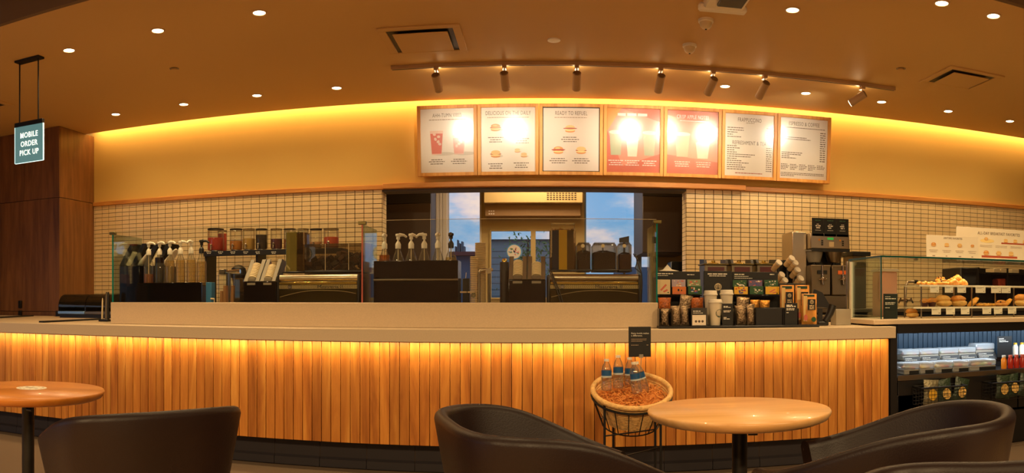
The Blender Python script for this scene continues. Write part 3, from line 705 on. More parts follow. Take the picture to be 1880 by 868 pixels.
# ---- outside: street, low building, red canopy, tree
gm = mat('asphalt', '#5f6266', .9)
structure(MB().box(-40, 40, 9.7, 60, -.2, -.12).build('ground_outside', gm))
bl = thing('street_building', 'low grey sided building seen through the service window', 'building', (0, 21, -.12))
MB().box(-1.45, .95, 20, 26, -.12, PZ(940, 441, 20)).build('wall', mat('grey_siding', '#7d8f98', .7), bl)
sd = MB()
for j in range(14): sd.box(-1.46, .96, 19.97, 20, .2 + j * .17, .35 + j * .17)
o_ = sd.build('siding_board', MT['grey_siding'], bl); o_['kind'] = 'stuff'
MB().box(-1.47, .97, 19.9, 26.1, PZ(940, 441, 20), PZ(940, 439.5, 20)).build('parapet', mat('parapet_blue', '#46606e', .6), bl)
bl = thing('canopy_building', 'blue building under a dark red roof edge beyond the first window', 'building', (PX(852, 24), 24, -.12))
MB().box(PX(800, 24), PX(893, 24), 24, 28, -.12, PZ(850, 470, 24)).build('wall', mat('blue_wall', '#3f6788', .7), bl); MB().box(PX(798, 24), PX(893, 24), 23.6, 28.2, PZ(850, 470, 24), PZ(850, 463, 24)).build('roof_edge', mat('dark_red_roof', '#6a3030', .6), bl)
m = MB()
for (xa, ya, wv) in ((836, 452, 3), (840, 440, 2), (843, 446, 2.5), (848, 443, 3), (851, 452, 4)): m.box(PX(xa - wv / 2, 26), PX(xa + wv / 2, 26), 26, 26.4, PZ(850, 463, 26), PZ(850, ya, 26))
m.build('rooftop_spire', mat('spire_grey', '#586674', .7), bl)
bl = thing('lilac_building', 'pale building beyond the third window behind the glass screen', 'building', (PX(1180, 22), 22, -.12))
MB().box(PX(1150, 22), PX(1245, 22), 22, 26, -.12, PZ(1180, 490, 22)).build('wall', MT['blue_wall'], bl)
tr_ = thing('street_tree', 'slim green tree beyond the service window', 'tree', (PX(968, 15), 15, -.12))
MB().tube([(PX(966, 15), 15, -.12), (PX(967, 15), 15, 1.6), (PX(970, 15), 15, 2.3)], [.05, .04, .02]).build('trunk', mat('bark', '#4a4038', .9), tr_)
lv = MB(); rr = random.Random(3)
for k in range(420):
    a = rr.gauss(0, .22); b = rr.gauss(0, .3); c = rr.gauss(0, .2); p = Vector((PX(969, 15) + a, 15 + c, 1.85 + b)); u = Vector((rr.uniform(-1, 1), rr.uniform(-1, 1), rr.uniform(-1, 1))).normalized() * .045; v_ = u.orthogonal().normalized() * .02
    lv.add([p - u, p + v_, p + u, p - v_], [(0, 1, 2, 3)])
o_ = lv.build('foliage', mat('leaf_green', '#4f7a3c', .7), tr_, flat=True); o_['kind'] = 'stuff'
st = thing('window_sticker', 'round white and blue sticker with colourful print on the service window', 'sticker', px(944, 476, 9.40))
m = MB(); c = px(944, 462, 9.405); m.use(mat('sticker_blue', '#4a90c8', .4)).ell(c.x, c.z, .098, .098, 9.405, 28); m.use(winw).ell(c.x, c.z, .086, .086, 9.404, 28)
for k in range(26):
    m.use([MT['sticker_blue'], mat('sticker_red', '#c84a58', .5) if 'sticker_red' not in MT else MT['sticker_red'], MT['leaf_green']][k % 3]); a = rr.uniform(0, 6.28); q = rr.uniform(0, .065); m.ell(c.x + q * math.cos(a), c.z + q * .8 * math.sin(a), .012, .006, 9.403, 7, rr.uniform(0, 3))
m.build('print', None, st, flat=True)
# ================================================================ things on the service counter
amber = glass('amber_syrup', (.85, .42, .10), .3, .03, density=.35, col=(.55, .2, .03)); dkbrown = mat('dark_syrup', '#1c0c05', .25)
pale_liq = glass('pale_syrup', (.93, .80, .50), .3, .03, density=.25, col=(.6, .42, .16)); bglass = glass('bottle_glass', (.92, .91, .86), .6, .04, density=.05, col=(.7, .65, .5))
smoke = glass('smoked_plastic', (.62, .56, .46), .5, .05, density=.10, col=(.1, .08, .05)); tealg = glass('teal_glass_edge', (.25, .72, .66), .3, .05, density=.45, col=(.02, .42, .38))
pinkg = glass('rosy_glass_edge', (.95, .55, .50), .3, .1, density=.5, col=(.85, .25, .2)); frost = glass('frosted_plastic', (.9, .85, .75), .4, .05, density=.4, col=(.6, .55, .45))
CT = TOP
def lid_rack(name, label, x0, x1, ybase, ymid, ytop, Y, slots, m_fin, group=None, tall=None):
    """black cabinet with slanted channels on top that hold stacks of lids"""
    X0, X1 = PX(x0, Y), PX(x1, Y); xm = (x0 + x1) / 2; z1, z2 = PZ(xm, ymid, Y), PZ(xm, ytop, Y)
    t = thing(name, label, 'lid dispenser', ((X0 + X1) / 2, Y + .12, CT), group)
    MB().box(X0, X1, Y, Y + .26, CT, z1, b=.006).build('cabinet', black_gloss, t)
    w = (X1 - X0) / slots; dy = .15
    for k in range(slots):
        a = X0 + k * w; f = w * .26
        def sl(u0, u1, back=0):   # slanted strip leaning back
            return [(u0, Y + .0 + back, z1), (u1, Y + back, z1), (u1, Y + dy + back, z2), (u0, Y + dy + back, z2)]
        ch = MB()
        for (u0, u1) in ((a + .002, a + f), (a + w - f, a + w - .002)):
            P0 = sl(u0, u1); P1 = [(x, y + .012, z - .0) for x, y, z in P0]; n = 4
            ch.add(P0 + P1, [(0, 1, 2, 3), (7, 6, 5, 4), (0, 4, 5, 1), (1, 5, 6, 2), (2, 6, 7, 3), (3, 7, 4, 0)])
            Q0 = sl(u0 if u0 < a + w / 2 else u1 - .004, u0 + .004 if u0 < a + w / 2 else u1); Q1 = [(x, y + .10, z - .02) for x, y, z in Q0]
            ch.add(Q0 + Q1, [(0, 1, 2, 3), (7, 6, 5, 4), (0, 4, 5, 1), (1, 5, 6, 2), (2, 6, 7, 3), (3, 7, 4, 0)])
        hz = (z2 - z1) * .16; ch.box(a + f, a + w - f, Y + .004, Y + .03, z1, z1 + hz, b=.003)
        ch.build('lid_channel', m_fin, t)
        # the stack of lids between the channel walls
        r = (w - 2 * f) * .62; ax = Vector((0, dy, z2 - z1)).normalized(); p0 = Vector((a + w / 2, Y + .035, z1 + hz * .5)); top = (z2 - z1) * (.86 - .12 * (k % 2)); st = MB()
        for q in range(9): st.cyl(p0 + ax * (top / 9 * q), p0 + ax * (top / 9 * (q + .82)), r, r * .96, 14)
        o_ = st.build('lid', cream_pl, t); o_['kind'] = 'stuff'
        MB().box(a + w * .25, a + w * .75, Y - .002, Y + .001, z1 - .028, z1 - .012).build('label', grey_pl, t)
    return t
lid_rack('lid_dispenser', 'grey finned lid dispenser on a black box beside the first espresso machine', 446.5, 506, 554, 516, 474, 5.12, 2, grey_pl)
lid_rack('lid_dispenser', 'lid dispenser with two cream lid stacks standing between the tap and the second espresso machine', 933, 1002, 554, 512.5, 468, 5.12, 2, mat('taupe_plastic', '#6b5a48', .5))
# side-turned lid dispensers at the counter end
for k, (xa, Yd) in enumerate(((219, 5.45), (262, 5.47))):
    X = PX(xa, Yd); z1, z2 = PZ(xa, 488, Yd), PZ(xa, 449, Yd)
    t = thing('slanted_lid_dispenser', ['black slanted lid dispenser at the cabinet end of the glass screen', 'second black slanted lid dispenser, behind the one at the screen end'][k], 'lid dispenser', (X + .08, Yd + .1, CT), 'slanted lid dispensers')
    MB().box(X, X + .20, Yd, Yd + .24, CT, z1, b=.005).build('cabinet', black_gloss, t)
    sk = .11
    for (u0, u1) in ((X + .0, X + .045), (X + .115, X + .155)):
        MB().add([(u0, Yd, z1), (u1, Yd, z1), (u1 + sk, Yd, z2), (u0 + sk, Yd, z2), (u0, Yd + .18, z1), (u1, Yd + .18, z1), (u1 + sk, Yd + .18, z2), (u0 + sk, Yd + .18, z2)],
                 [(0, 1, 2, 3), (7, 6, 5, 4), (0, 4, 5, 1), (1, 5, 6, 2), (2, 6, 7, 3), (3, 7, 4, 0)]).build('side_wall', black, t)
    st = MB()
    p0 = Vector((X + .08, Yd + .04, z1)); ax = Vector((sk, 0, z2 - z1)).normalized()
    for q in range(10): st.cyl(p0 + ax * (.013 * q), p0 + ax * (.013 * q + .010), .035, .034, 14)
    o_ = st.build('lid', cream_pl, t); o_['kind'] = 'stuff'
    m = MB()
    for q in range(7):
        c0 = Vector((X + .19 + .012 * q, Yd + .06, z1 + .02 + .012 * q)); m.cyl(c0, c0 + Vector((.007, .0, -.004)), .055, .05, 18)
    o_ = m.build('dome_lid', white_pl, t); o_['kind'] = 'stuff'
# pump bottles
def bottle_proto(fill_m, fill_h, h=.255, r=.040, pump=white_pl):
    t = thing('syrup_bottle', 'x', 'syrup bottle')
    MB().ring([(r * .96, 0), (r, .01), (r, h * .68), (r * .86, h * .78), (r * .5, h * .93), (r * .42, h), (r * .42, h + .01)], 20).build('bottle', bglass, t)
    MB().ring([(r * .9, .006), (r * .93, .01), (r * .93, fill_h), (0, fill_h)], 20).build('syrup', fill_m, t)
    MB().ring([(r * .50, h), (r * .52, h + .03), (r * .34, h + .045), (r * .22, h + .05), (.007, h + .055), (.007, h + .075)], 16).build('pump_collar', pump, t)
    MB().tube([(0, 0, h + .065), (0, 0, h + .088), (-.012, 0, h + .098), (-.04, 0, h + .096), (-.062, 0, h + .082)], [.013, .014, .013, .009, .007], 10).ring([(.016, h + .085), (.02, h + .092), (.018, h + .104), (0, h + .107)], 14).build('pump_head', pump, t)
    MB().cyl((0, 0, .02), (0, 0, h), .004, n=6).build('dip_tube', cream_pl, t)
    return mark(t)
pb = {'amber': bottle_proto(amber, .10), 'full': bottle_proto(amber, .21), 'dark': bottle_proto(dkbrown, .232), 'pale': bottle_proto(pale_liq, .205), 'clear': bottle_proto(bglass, .1), 'pump': bottle_proto(pale_liq, .19, pump=black)}
used = set()
def put_bottle(kind, loc, label, group, rz=0, rot=None):
    first = kind not in used; used.add(kind); p = pb[kind]
    if first:
        p.location = loc; p.rotation_euler = (0, 0, rz); tag(p, label, None, group); return p
    return dup(p, loc, label, group, rz)
Yb = 5.30; BX = 0
zt = PZ(320, 519, Yb)
t = thing('bottle_tray', 'low black tray holding the pump bottles beside the slanted lid dispensers', 'tray', (PX(320, Yb), Yb, CT))
MB().box(PX(261, Yb) , PX(379, Yb), Yb - .09, Yb - .075, CT, zt, b=.003).box(PX(261, Yb), PX(379, Yb), Yb + .06, Yb + .08, CT, zt, b=.003).build('front_wall', black_gloss, t)
MB().box(PX(261, Yb), PX(379, Yb), Yb - .075, Yb + .06, CT, 1.215).build('base', black, t)
for k, (x_, kd, dz, rz) in enumerate([(273, 'amber', .0, PI), (293, 'dark', .0, PI * .9), (312, 'pale', 0, 2.9), (331.5, 'pale', 0, 3.2), (351, 'pale', 0, 1.5), (370, 'pump', .0, 3.3)]):
    put_bottle(kd, (PX(x_, Yb), Yb, 1.216), ['half empty amber pump bottle at the lid dispenser end of the low tray', 'pump bottle of nearly black syrup in the low tray', 'pale syrup pump bottle next to the dark one in the low tray',
        'pale syrup pump bottle, fourth in the low tray', 'pale syrup pump bottle with its spout turned away in the low tray', 'pump bottle with a black pump at the far end of the low tray'][k], 'pump bottles in the low tray', rz)
# black rack with six bottles in the middle
Yr = 5.12; X0, X1 = PX(686, Yr), PX(841, Yr); z1 = PZ(763, 478, Yr)
t = thing('syrup_rack', 'big black gloss syrup rack with six pump bottles, in the middle of the counter', 'rack', ((X0 + X1) / 2, Yr + .07, CT))
MB().box(X0, X1, Yr, Yr + .012, CT, z1, b=.003).build('front_panel', black_gloss, t); MB().box(X0, X0 + .01, Yr + .012, Yr + .2, CT, z1).build('side_panel', black_gloss, t); MB().box(X1 - .01, X1, Yr + .012, Yr + .2, CT, z1).build('side_panel', black_gloss, t)
MB().box(X0 + .01, X1 - .01, Yr + .012, Yr + .2, CT, PZ(763, 478, Yr) - .166).build('shelf', black, t)
MB().cyl((X0, Yr - .004, PZ(763, 513.5, Yr)), (X1, Yr - .004, PZ(763, 513.5, Yr)), .0085, n=12).build('rail', steel_dark, t)
zb = z1 - .165
for k, x_ in enumerate([706, 731, 755, 779, 804, 828]):
    kd = ['full', 'clear', 'clear', 'clear', 'clear', 'pump'][k]
    put_bottle(kd, (PX(x_, Yr + .1), Yr + .1, zb), ['amber filled bottle at the near-dispenser end of the black rack', 'clear bottle beside the amber one in the black rack', 'clear bottle, third in the black rack', 'clear bottle, fourth in the black rack', 'clear bottle next to the black pumped one in the black rack', 'clear bottle with a black pump at the end of the black rack'][k].replace('near-dispenser', 'glass post'), 'pump bottles in the black rack', [1.6, 3.5, 4.2, .6, 1.5, 1.5][k])
# espresso machines
grl = mat('perforated_band', '#a08c5c', .35, metal=.8)
gold = mat('olive_polished_panel', '#3f3618', .14, metal=.55)
def espresso(name_label, xa, xb, Y=5.15, seed=1):
    X0, X1 = PX(xa, Y), PX(xb, Y); xm = (xa + xb) / 2; Z = lambda y: PZ(xm, y, Y)
    t = thing('espresso_machine', name_label, 'espresso machine', ((X0 + X1) / 2, Y + .25, CT), 'espresso machines')
    MB().box(X0 + .02, X1 - .02, Y + .02, Y + .50, CT + .02, Z(507), b=.01).build('body', steel_dark, t)
    MB().box(X0, X0 + .022, Y - .005, Y + .5, CT + .01, Z(504), b=.008).build('side_panel', black, t); MB().box(X1 - .022, X1, Y - .005, Y + .5, CT + .01, Z(504), b=.008).build('side_panel', black, t)
    zt = Z(509.5); m = MB(); m.cyl((X0 + .022, Y + .03, zt), (X1 - .022, Y + .03, zt), .026, n=20); m.build('top_bar', steel, t)
    MB().box(X0 + .022, X1 - .022, Y + .0, Y + .03, Z(522), Z(517), b=.003).build('polished_strip', mat('brass_strip', '#c9a94e', .2, metal=1) if 'brass_strip' not in MT else MT['brass_strip'], t)
    MB().box(X0 + .022, X1 - .022, Y + .002, Y + .03, Z(530), Z(522.5), b=.001).build('perforated_band', grl, t)
    h = MB(); n = 46
    for i in range(n):
        for j in range(3):
            x = X0 + .03 + (X1 - X0 - .06) * i / (n - 1) + (.003 if j % 2 else 0); h.rect(x - .002, x + .002, Z(528.8 - j * 2.4), Z(527.4 - j * 2.4), Y + .0012)
    h.build('perforation', black, t)
    text('Mastrena II', .034, ((X0 + X1) / 2 + (X1 - X0) * .15, Y - .001, Z(526.4)), t, black, sx=1.25)
    l = MB(); logo(l, X0 + .105, Z(526.3), .015, Y, steel, black); l.build('emblem', None, t, flat=True)
    MB().box(X0 + .022, X1 - .022, Y + .0, Y + .03, CT + .02, Z(530.5), b=.002).build('front_panel', gold, t)
    pts = [(X0 + .03 + (X1 - X0 - .06) * i / 14, Y - .001, Z(545) + (Z(533) - Z(545)) * math.sin(PI * .5 * min(1, i / 7.)) - (0 if i < 9 else (i - 9) ** 2 * .0009)) for i in range(15)]
    MB().tube(pts, .0022, 6).build('curved_trim', grl, t)
    for x in (X0 + .06, X1 - .06): MB().cyl((x, Y + .08, CT), (x, Y + .08, CT + .03), .02, .016, 12).build('foot', black, t)
    return t
e1 = espresso('espresso machine under the large dark hopper, near the grey lid dispenser', 507, 661)
e2 = espresso('espresso machine with three coffee bean hoppers, at the display rack end', 1004, 1178)
ZE = PZ(584, 504, 5.15) + .004
beans = mat('coffee_beans', '#3a2312', .45, bump=1.0, bscale=260, noise_amt=.5, nscale=220); beans2 = mat('light_beans', '#6e4020', .45, bump=1.0, bscale=260, noise_amt=.5, nscale=220)
ZM = lambda y, x=1095, Y=5.25: PZ(x, y, Y)
def hopper(x0, x1, yt, yb, lvl, m, label, Y=5.22, dep=.2, glassm=None, zb=None):
    X0, X1 = PX(x0, Y), PX(x1, Y); z1 = PZ((x0 + x1) / 2, yt, Y); z0 = zb if zb is not None else ZE + .012
    t = thing('bean_hopper', label, 'bean hopper', ((X0 + X1) / 2, Y + dep / 2, z0), 'bean hoppers on the machines')
    MB().box(X0, X1, Y, Y + dep, z0, z1, b=.012).build('hopper_body', glassm or smoke, t)
    MB().box(X0 - .002, X1 + .002, Y - .003, Y + dep + .003, z0, z0 + .018, b=.004).build('base_rim', black, t)
    zl = PZ((x0 + x1) / 2, lvl, Y); n, q = 12, 6; V = []; Fs = []; rr = random.Random(int(x0))
    for i in range(n + 1):
        for j in range(q + 1):
            u, v = i / n, j / q; V.append((X0 + .006 + (X1 - X0 - .012) * u, Y + .006 + (dep - .012) * v, zl + .012 * math.sin(PI * u) + rr.uniform(-.004, .004)))
    for i in range(n):
        for j in range(q): Fs.append((i * (q + 1) + j, (i + 1) * (q + 1) + j, (i + 1) * (q + 1) + j + 1, i * (q + 1) + j + 1))
    hp = MB().add(V, Fs); hp.box(X0 + .006, X1 - .006, Y + .006, Y + dep - .006, z0 + .018, zl - .002); o_ = hp.build('beans', m, t); o_['kind'] = 'stuff'
    xc, zc = X0 + (X1 - X0) * .42, z1 - .02; MB().cyl((xc, Y - .008, zc), (xc, Y - .001, zc), .013, n=18).build('latch_disc', cream_pl, t)
    MB().box(xc - .004, xc + .004, Y - .004, Y - .001, zc - .045, zc - .012).build('latch_pull', black, t)
    MB().box(X0 + .01, X1 - .01, Y + .004, Y + dep - .004, z1, z1 + .006, b=.002).build('lid', bglass, t)
    return t
hopper(1059, 1085, 446, 497, 462, beans, 'narrow bean hopper beside the tall amber tower')
hopper(1088.5, 1132, 446, 497, 463, beans, 'wide bean hopper in the middle of the three')
hopper(1136, 1160, 446, 497, 466, beans2, 'narrow bean hopper with lighter beans at the outer end')
# large dark hopper on the first machine, filled with dark packets and beans
Yh = 5.22; X0, X1 = PX(559, Yh), PX(663, Yh); z1 = PZ(610, 447, Yh)
t = thing('large_bean_hopper', 'large smoked hopper filled with dark packets on the first espresso machine', 'bean hopper', ((X0 + X1) / 2, Yh + .14, ZE + .012))
MB().box(X0, X1, Yh, Yh + .27, ZE + .012, z1, b=.004).build('hopper_body', smoke, t); MB().box(X0 - .003, X1 + .003, Yh - .003, Yh + .273, ZE + .012, ZE + .03, b=.004).build('base_rim', black, t)
for f_ in (.37, .78): MB().box(X0 + (X1 - X0) * f_, X0 + (X1 - X0) * f_ + .003, Yh - .003, Yh, ZE + .03, z1).build('divider', cream_pl, t)
pk = MB(); rr = random.Random(5); pm_ = [mat('dark_packet', '#2b1d12', .3), mat('brown_packet', '#5a3c20', .35), mat('olive_packet', '#3d3018', .3)]
for k in range(90):
    u = rr.random(); top = .35 + .55 * u * (1.1 - .3 * u); c = Vector((X0 + .02 + (X1 - X0 - .04) * u, Yh + rr.uniform(.02, .22), ZE + .04 + (z1 - ZE - .07) * rr.uniform(0, max(.45, min(1, top + .1)))))
    M = Matrix.Translation(c) @ Matrix.Rotation(rr.uniform(-.9, .9), 4, 'Y') @ Matrix.Rotation(rr.uniform(-.5, .5), 4, 'X'); pk.T = M; pk.use(pm_[k % 3]).box(-.025, .025, -.008, .008, -.016, .016, b=.003)
pk.T = None; o_ = pk.build('packet', None, t); o_['kind'] = 'stuff'
# faceted crystal canisters
def facet(x0, x1, yt, yb, Y, cols, label, base=None, cap=None):
    X0, X1 = PX(x0, Y), PX(x1, Y); z1 = PZ((x0 + x1) / 2, yt, Y); z0 = base
    t = thing('tall_canister', label, 'canister', ((X0 + X1) / 2, Y + .06, z0), 'tall faceted canisters')
    n = len(cols); r = (X1 - X0) / 2; cx = (X0 + X1) / 2; A = [PI + PI * k / n for k in range(n + 1)]
    P = [(cx + r * math.cos(a), Y + .07 + .07 * math.sin(a)) for a in A]
    for k in range(n):
        (xa, ya), (xb, yb_) = P[k], P[k + 1]
        MB().prism([(xa, ya), (xb, yb_), (xb, yb_ + .006), (xa, ya + .006)], z0 + .01, z1, 'z').build('facet', cols[k], t)
    MB().box(X0, X1, Y + .07, Y + .14, z0 + .01, z1, b=.004).build('rear_half', smoke, t)
    MB().box(X0 - .004, X1 + .004, Y - .004, Y + .145, z0, z0 + .012, b=.004).build('base', black, t)
    if cap:
        MB().box(X0 + .01, X1 - .01, Y + .01, Y + .13, z1, z1 + cap, b=.004).build('clear_cap', clear, t)
        m = MB(); r2 = random.Random(2)
        for k in range(60): m.ball((r2.uniform(X0 + .015, X1 - .015), r2.uniform(Y + .015, Y + .12), z1 + r2.uniform(.002, .014)), .007, .006, .005, 6, 4)
        o_ = m.build('beans', mat('amber_granules', '#9a6a26', .4), t); o_['kind'] = 'stuff'
    else: MB().box(X0 + .006, X1 - .006, Y + .006, Y + .135, z1, z1 + .02, b=.008).build('lid', clear, t)
    return t
olive = glass('olive_plastic', (.55, .50, .20), .4, .06, density=.35, col=(.35, .28, .07)); skyg = glass('sky_tinted_plastic', (.25, .65, .9), .4, .1, density=.5, col=(.08, .42, .75)); tan = glass('tan_plastic', (.7, .52, .33), .4, .06, density=.45, col=(.35, .22, .1))
yel = glass('yellow_plastic', (.85, .62, .12), .4, .06, density=.55, col=(.6, .38, .03))
facet(519, 558, 426, 498, 5.20, [skyg, olive, olive, smoke, tan], 'tall faceted canister with one sky blue facet on the first machine', ZE + .012)
facet(1009, 1058, 422, 497, 5.20, [smoke, black, yel, smoke, tan], 'tall faceted tower with a yellow centre facet on the second machine', ZE + .012, .05)
# ---- drink jars on the shelf against the wall
Yj = 6.95; zsh = PZ(450, 459, Yj)
t = thing('jar_shelf', 'dark raised shelf with name strips that carries the row of drink jars', 'shelf', (PX(500, Yj), Yj + .1, 0))
MB().box(PX(374, Yj), PX(628, Yj), Yj, Yj + .28, zsh - .012, zsh, b=.002).build('top_board', black, t); MB().box(PX(374, Yj), PX(628, Yj), Yj - .006, Yj, PZ(450, 469, Yj), zsh, b=.002).build('front_rail', black, t)
lb = MB()
for x_ in (384, 405.5, 428, 451.5, 474, 503): dashes(lb, PX(x_ - 5, Yj), PX(x_ + 5, Yj), PZ(x_, 462.5, Yj), .008, Yj - .007, 'c', .9); dashes(lb, PX(x_ - 5, Yj), PX(x_ + 5, Yj), PZ(x_, 465, Yj), .006, Yj - .007, 'c', .7)
lb.build('lettering', ink_white, t, flat=True)
for x_ in (376, 470, 560, 626): MB().box(PX(x_, Yj) - .012, PX(x_, Yj) + .012, Yj + .02, Yj + .26, 1.02, zsh - .012, b=.002).build('upright', black_metal, t)
liq = [('red_drink', (.75, .06, .03)), ('ruby_drink', (.8, .05, .03)), ('orange_tea', (.85, .36, .05)), ('yellow_tea', (.85, .55, .12)), ('black_tea', (.05, .02, .01)), ('plum_drink', (.18, .03, .04)), ('brown_tea', (.4, .14, .03)), ('amber_tea', (.75, .4, .08)), ('peach_tea', (.85, .5, .25)), ('coral_drink', (.85, .14, .04))]
LM = {n: glass(n, tuple(min(1, c * .5 + .3) for c in col), .2, .02, density=.75, col=col) for n, col in liq}
jd = [(396, 'red_drink', .6, 16), (408, 'ruby_drink', .85, 9), (433.5, 'orange_tea', .45, 12.5), (457, 'yellow_tea', .55, 12), (480, 'black_tea', .72, 11.5), (507.5, 'plum_drink', .52, 11.5), (532, 'brown_tea', .5, 12), (557, 'amber_tea', .5, 11), (580, 'peach_tea', .35, 12), (608, 'coral_drink', .58, 15)]
jlab = ['drink jar of red liquid at the black pump end of the shelf', 'slim jar of ruby liquid tucked beside the red one', 'jar of orange tea with fruit on the raised shelf', 'jar of yellow tea beside the orange one', 'jar of black tea in the middle of the shelf', 'jar of plum coloured drink beside the black tea', 'jar of brown tea just behind the blue faceted canister', 'jar of amber tea behind the large dark hopper', 'nearly empty jar of peach tea', 'large jar of coral red drink at the far end of the shelf']
for k, (x_, ln_, lv_, hw) in enumerate(jd):
    Yk = Yj + .12 + (.135 if k == 1 else 0); X = PX(x_, Yk); r = hw / F * Yk / math.cos((x_ - CX) / F) * .95; z1 = PZ(x_, 420 if k != 1 else 423, Yk); h = z1 - zsh
    t = thing('drink_jar', jlab[k], 'drink jar', (X, Yk, zsh), 'drink jars on the raised shelf')
    MB().ring([(r * .9, .012), (r, .03), (r, h - .02), (r * .94, h - .012)], 18, c=(X, Yk, zsh)).build('jar', bglass, t)
    MB().ring([(r * .88, .014), (r * .95, .032), (r * .95, h * lv_), (0, h * lv_)], 18, c=(X, Yk, zsh)).build('drink', LM[ln_], t)
    MB().ring([(r * .96, h - .014), (r * 1.0, h - .01), (r * 1.0, h), (r * .3, h + .004), (0, h + .004)], 18, c=(X, Yk, zsh)).build('lid', smoke if k % 2 else black, t)
    MB().ring([(r * .7, 0), (r * .7, .013)], 14, c=(X, Yk, zsh)).build('foot_ring', steel, t)
    MB().cyl((X, Yk - r - .004, zsh + .05), (X, Yk - r - .04, zsh + .045), .009, n=10).cyl((X, Yk - r - .035, zsh + .05), (X, Yk - r - .04, zsh + .012), .007, n=10).ball((X, Yk - r - .03, zsh + .062), .012, .012, .01).build('spigot', steel, t)
# ---- back bar under the jars
t = thing('back_bar_counter', 'dark back bar with a steel top along the tiled wall', 'counter', (-2.9, 7.1, 0))
MB().box(-5.1, OX0 - .03, 6.75, YW - .01, 0, .985).build('carcass', black, t); MB().box(-4.95, OX0 - .01, 6.70, YW - .008, .985, 1.02, b=.004).build('steel_top', steel_dark, t)
t = thing('back_bar_counter', 'dark back bar under the coffee brewer on the display rack side', 'counter', (3.6, 7.1, 0))
MB().box(OX1 + .03, 6.4, 6.75, YW - .01, 0, .985).build('carcass', black, t); MB().box(OX1 + .01, 6.5, 6.70, YW - .008, .985, 1.02, b=.004).build('steel_top', steel_dark, t)
t = thing('blender', 'black round-topped blender under the jar shelf', 'blender', (PX(438, 6.85), 6.85, 1.02))
c = t.location; MB().ring([(.09, 0), (.085, .13), (.05, .15), (.05, .17)], 18, c=c).build('motor_base', black, t); MB().ring([(.045, .17), (.065, .30)], 14, c=c, cap=False).build('pitcher', smoke, t); MB().ring([(.07, .30), (.085, .33), (.07, .40), (.03, .43), (0, .435)], 18, c=c).build('dome_cover', black, t)
# ---- small things between
def cupstack(label, x_, w0, ytop, Y, m, zb=CT, sleeve=None, lg=False, n=None, group='paper cup stacks'):
    X = PX(x_, Y); z1 = PZ(x_, ytop, Y); r = w0 / F * Y / math.cos((x_ - CX) / F); t = thing('paper_cup_stack', label, 'paper cups', (X, Y, zb), group)
    H = z1 - zb; k = n or max(1, int((H - .09) / .011)); c = MB(); base = .09
    prof = [(r * .72, 0), (r * .95, base)]
    c.ring(prof + [(r * 1.0, base), (r * 1.0, base + .006), (r * .9, base + .007)], 18, c=(X, Y, zb)); c.build('cup', m, t)
    for q in range(1, k):
        z = base + (H - base) * q / (k - 1) if k > 1 else base
        MB().ring([(r * .93, z - .009), (r * 1.0, z - .005), (r * 1.0, z), (r * .9, z + .001)], 16, c=(X, Y, zb)).build('cup', m, t)
    if lg:
        l = MB(); logo(l, X, zb + H * .45, r * .62, Y - r * .99, cream_pl, ink_green); l.build('emblem', None, t, flat=True)
    return t
cream_cup = mat('cream_paper_cup', '#cdb083', .6)
cupstack('tall stack of cream paper cups beside the steel tap', 882, 10, 446, 5.25, cream_cup, n=42)
cupstack('shorter stack of cream cups with a dark round emblem', 870, 7, 471, 5.15, cream_cup, lg=True, n=32)
cupstack('small upside stack of paper cups at the foot of the black bin', 851, 6.5, 535, 5.08, cream_cup, n=2)
cupstack('small stack of paper cups with dark emblem by the tap foot', 865.5, 7, 535, 5.06, cream_cup, n=2, lg=True)
t = thing('utensil_bin', 'narrow black bin behind the small cups', 'bin', (PX(857, 5.4), 5.4, CT)); MB().box(PX(850, 5.4), PX(863, 5.4), 5.36, 5.44, CT, PZ(857, 511, 5.4), b=.004).build('bin', black, t)
MB().cyl((PX(855, 5.4), 5.4, PZ(857, 512, 5.4)), (PX(856, 5.4), 5.4, PZ(857, 500, 5.4)), .003, n=6).build('straw', white_pl, t)
Yt_ = 5.2; t = thing('bar_tap', 'bent steel tap with a round valve beside the cup stacks', 'tap', (PX(888, Yt_), Yt_, CT))
p = lambda x, y: tuple(px(x, y, Yt_)); MB().tube([(PX(879, Yt_), Yt_, CT), p(879, 510), p(879, 502), p(882, 497), p(888, 495), p(896, 495), p(905, 495)], .011, 12).build('spout', steel, t)
MB().tube([(PX(898, Yt_), Yt_, CT), p(898, 500)], .010, 10).build('riser_pipe', steel_dark, t); MB().cyl(px(897, 497, Yt_ - .025), px(897, 497, Yt_ + .02), .02, n=18).build('valve', steel, t)
t = thing('shaker', 'dark brown shaker bottle with a brass cap beside the lid dispenser', 'bottle', (PX(926, 5.22), 5.22, PZ(926, 512, 5.22)))
t.location.z = CT; X = PX(926, 5.22); MB().cyl((X, 5.22, CT), (X, 5.22, PZ(926, 481, 5.22)), .031, .031, 18).build('body', dk, t); MB().ring([(.018, 0), (.018, .015), (.01, .025), (0, .026)], 14, c=(X, 5.22, PZ(926, 481, 5.22))).build('cap', MT['brass_strip'], t)
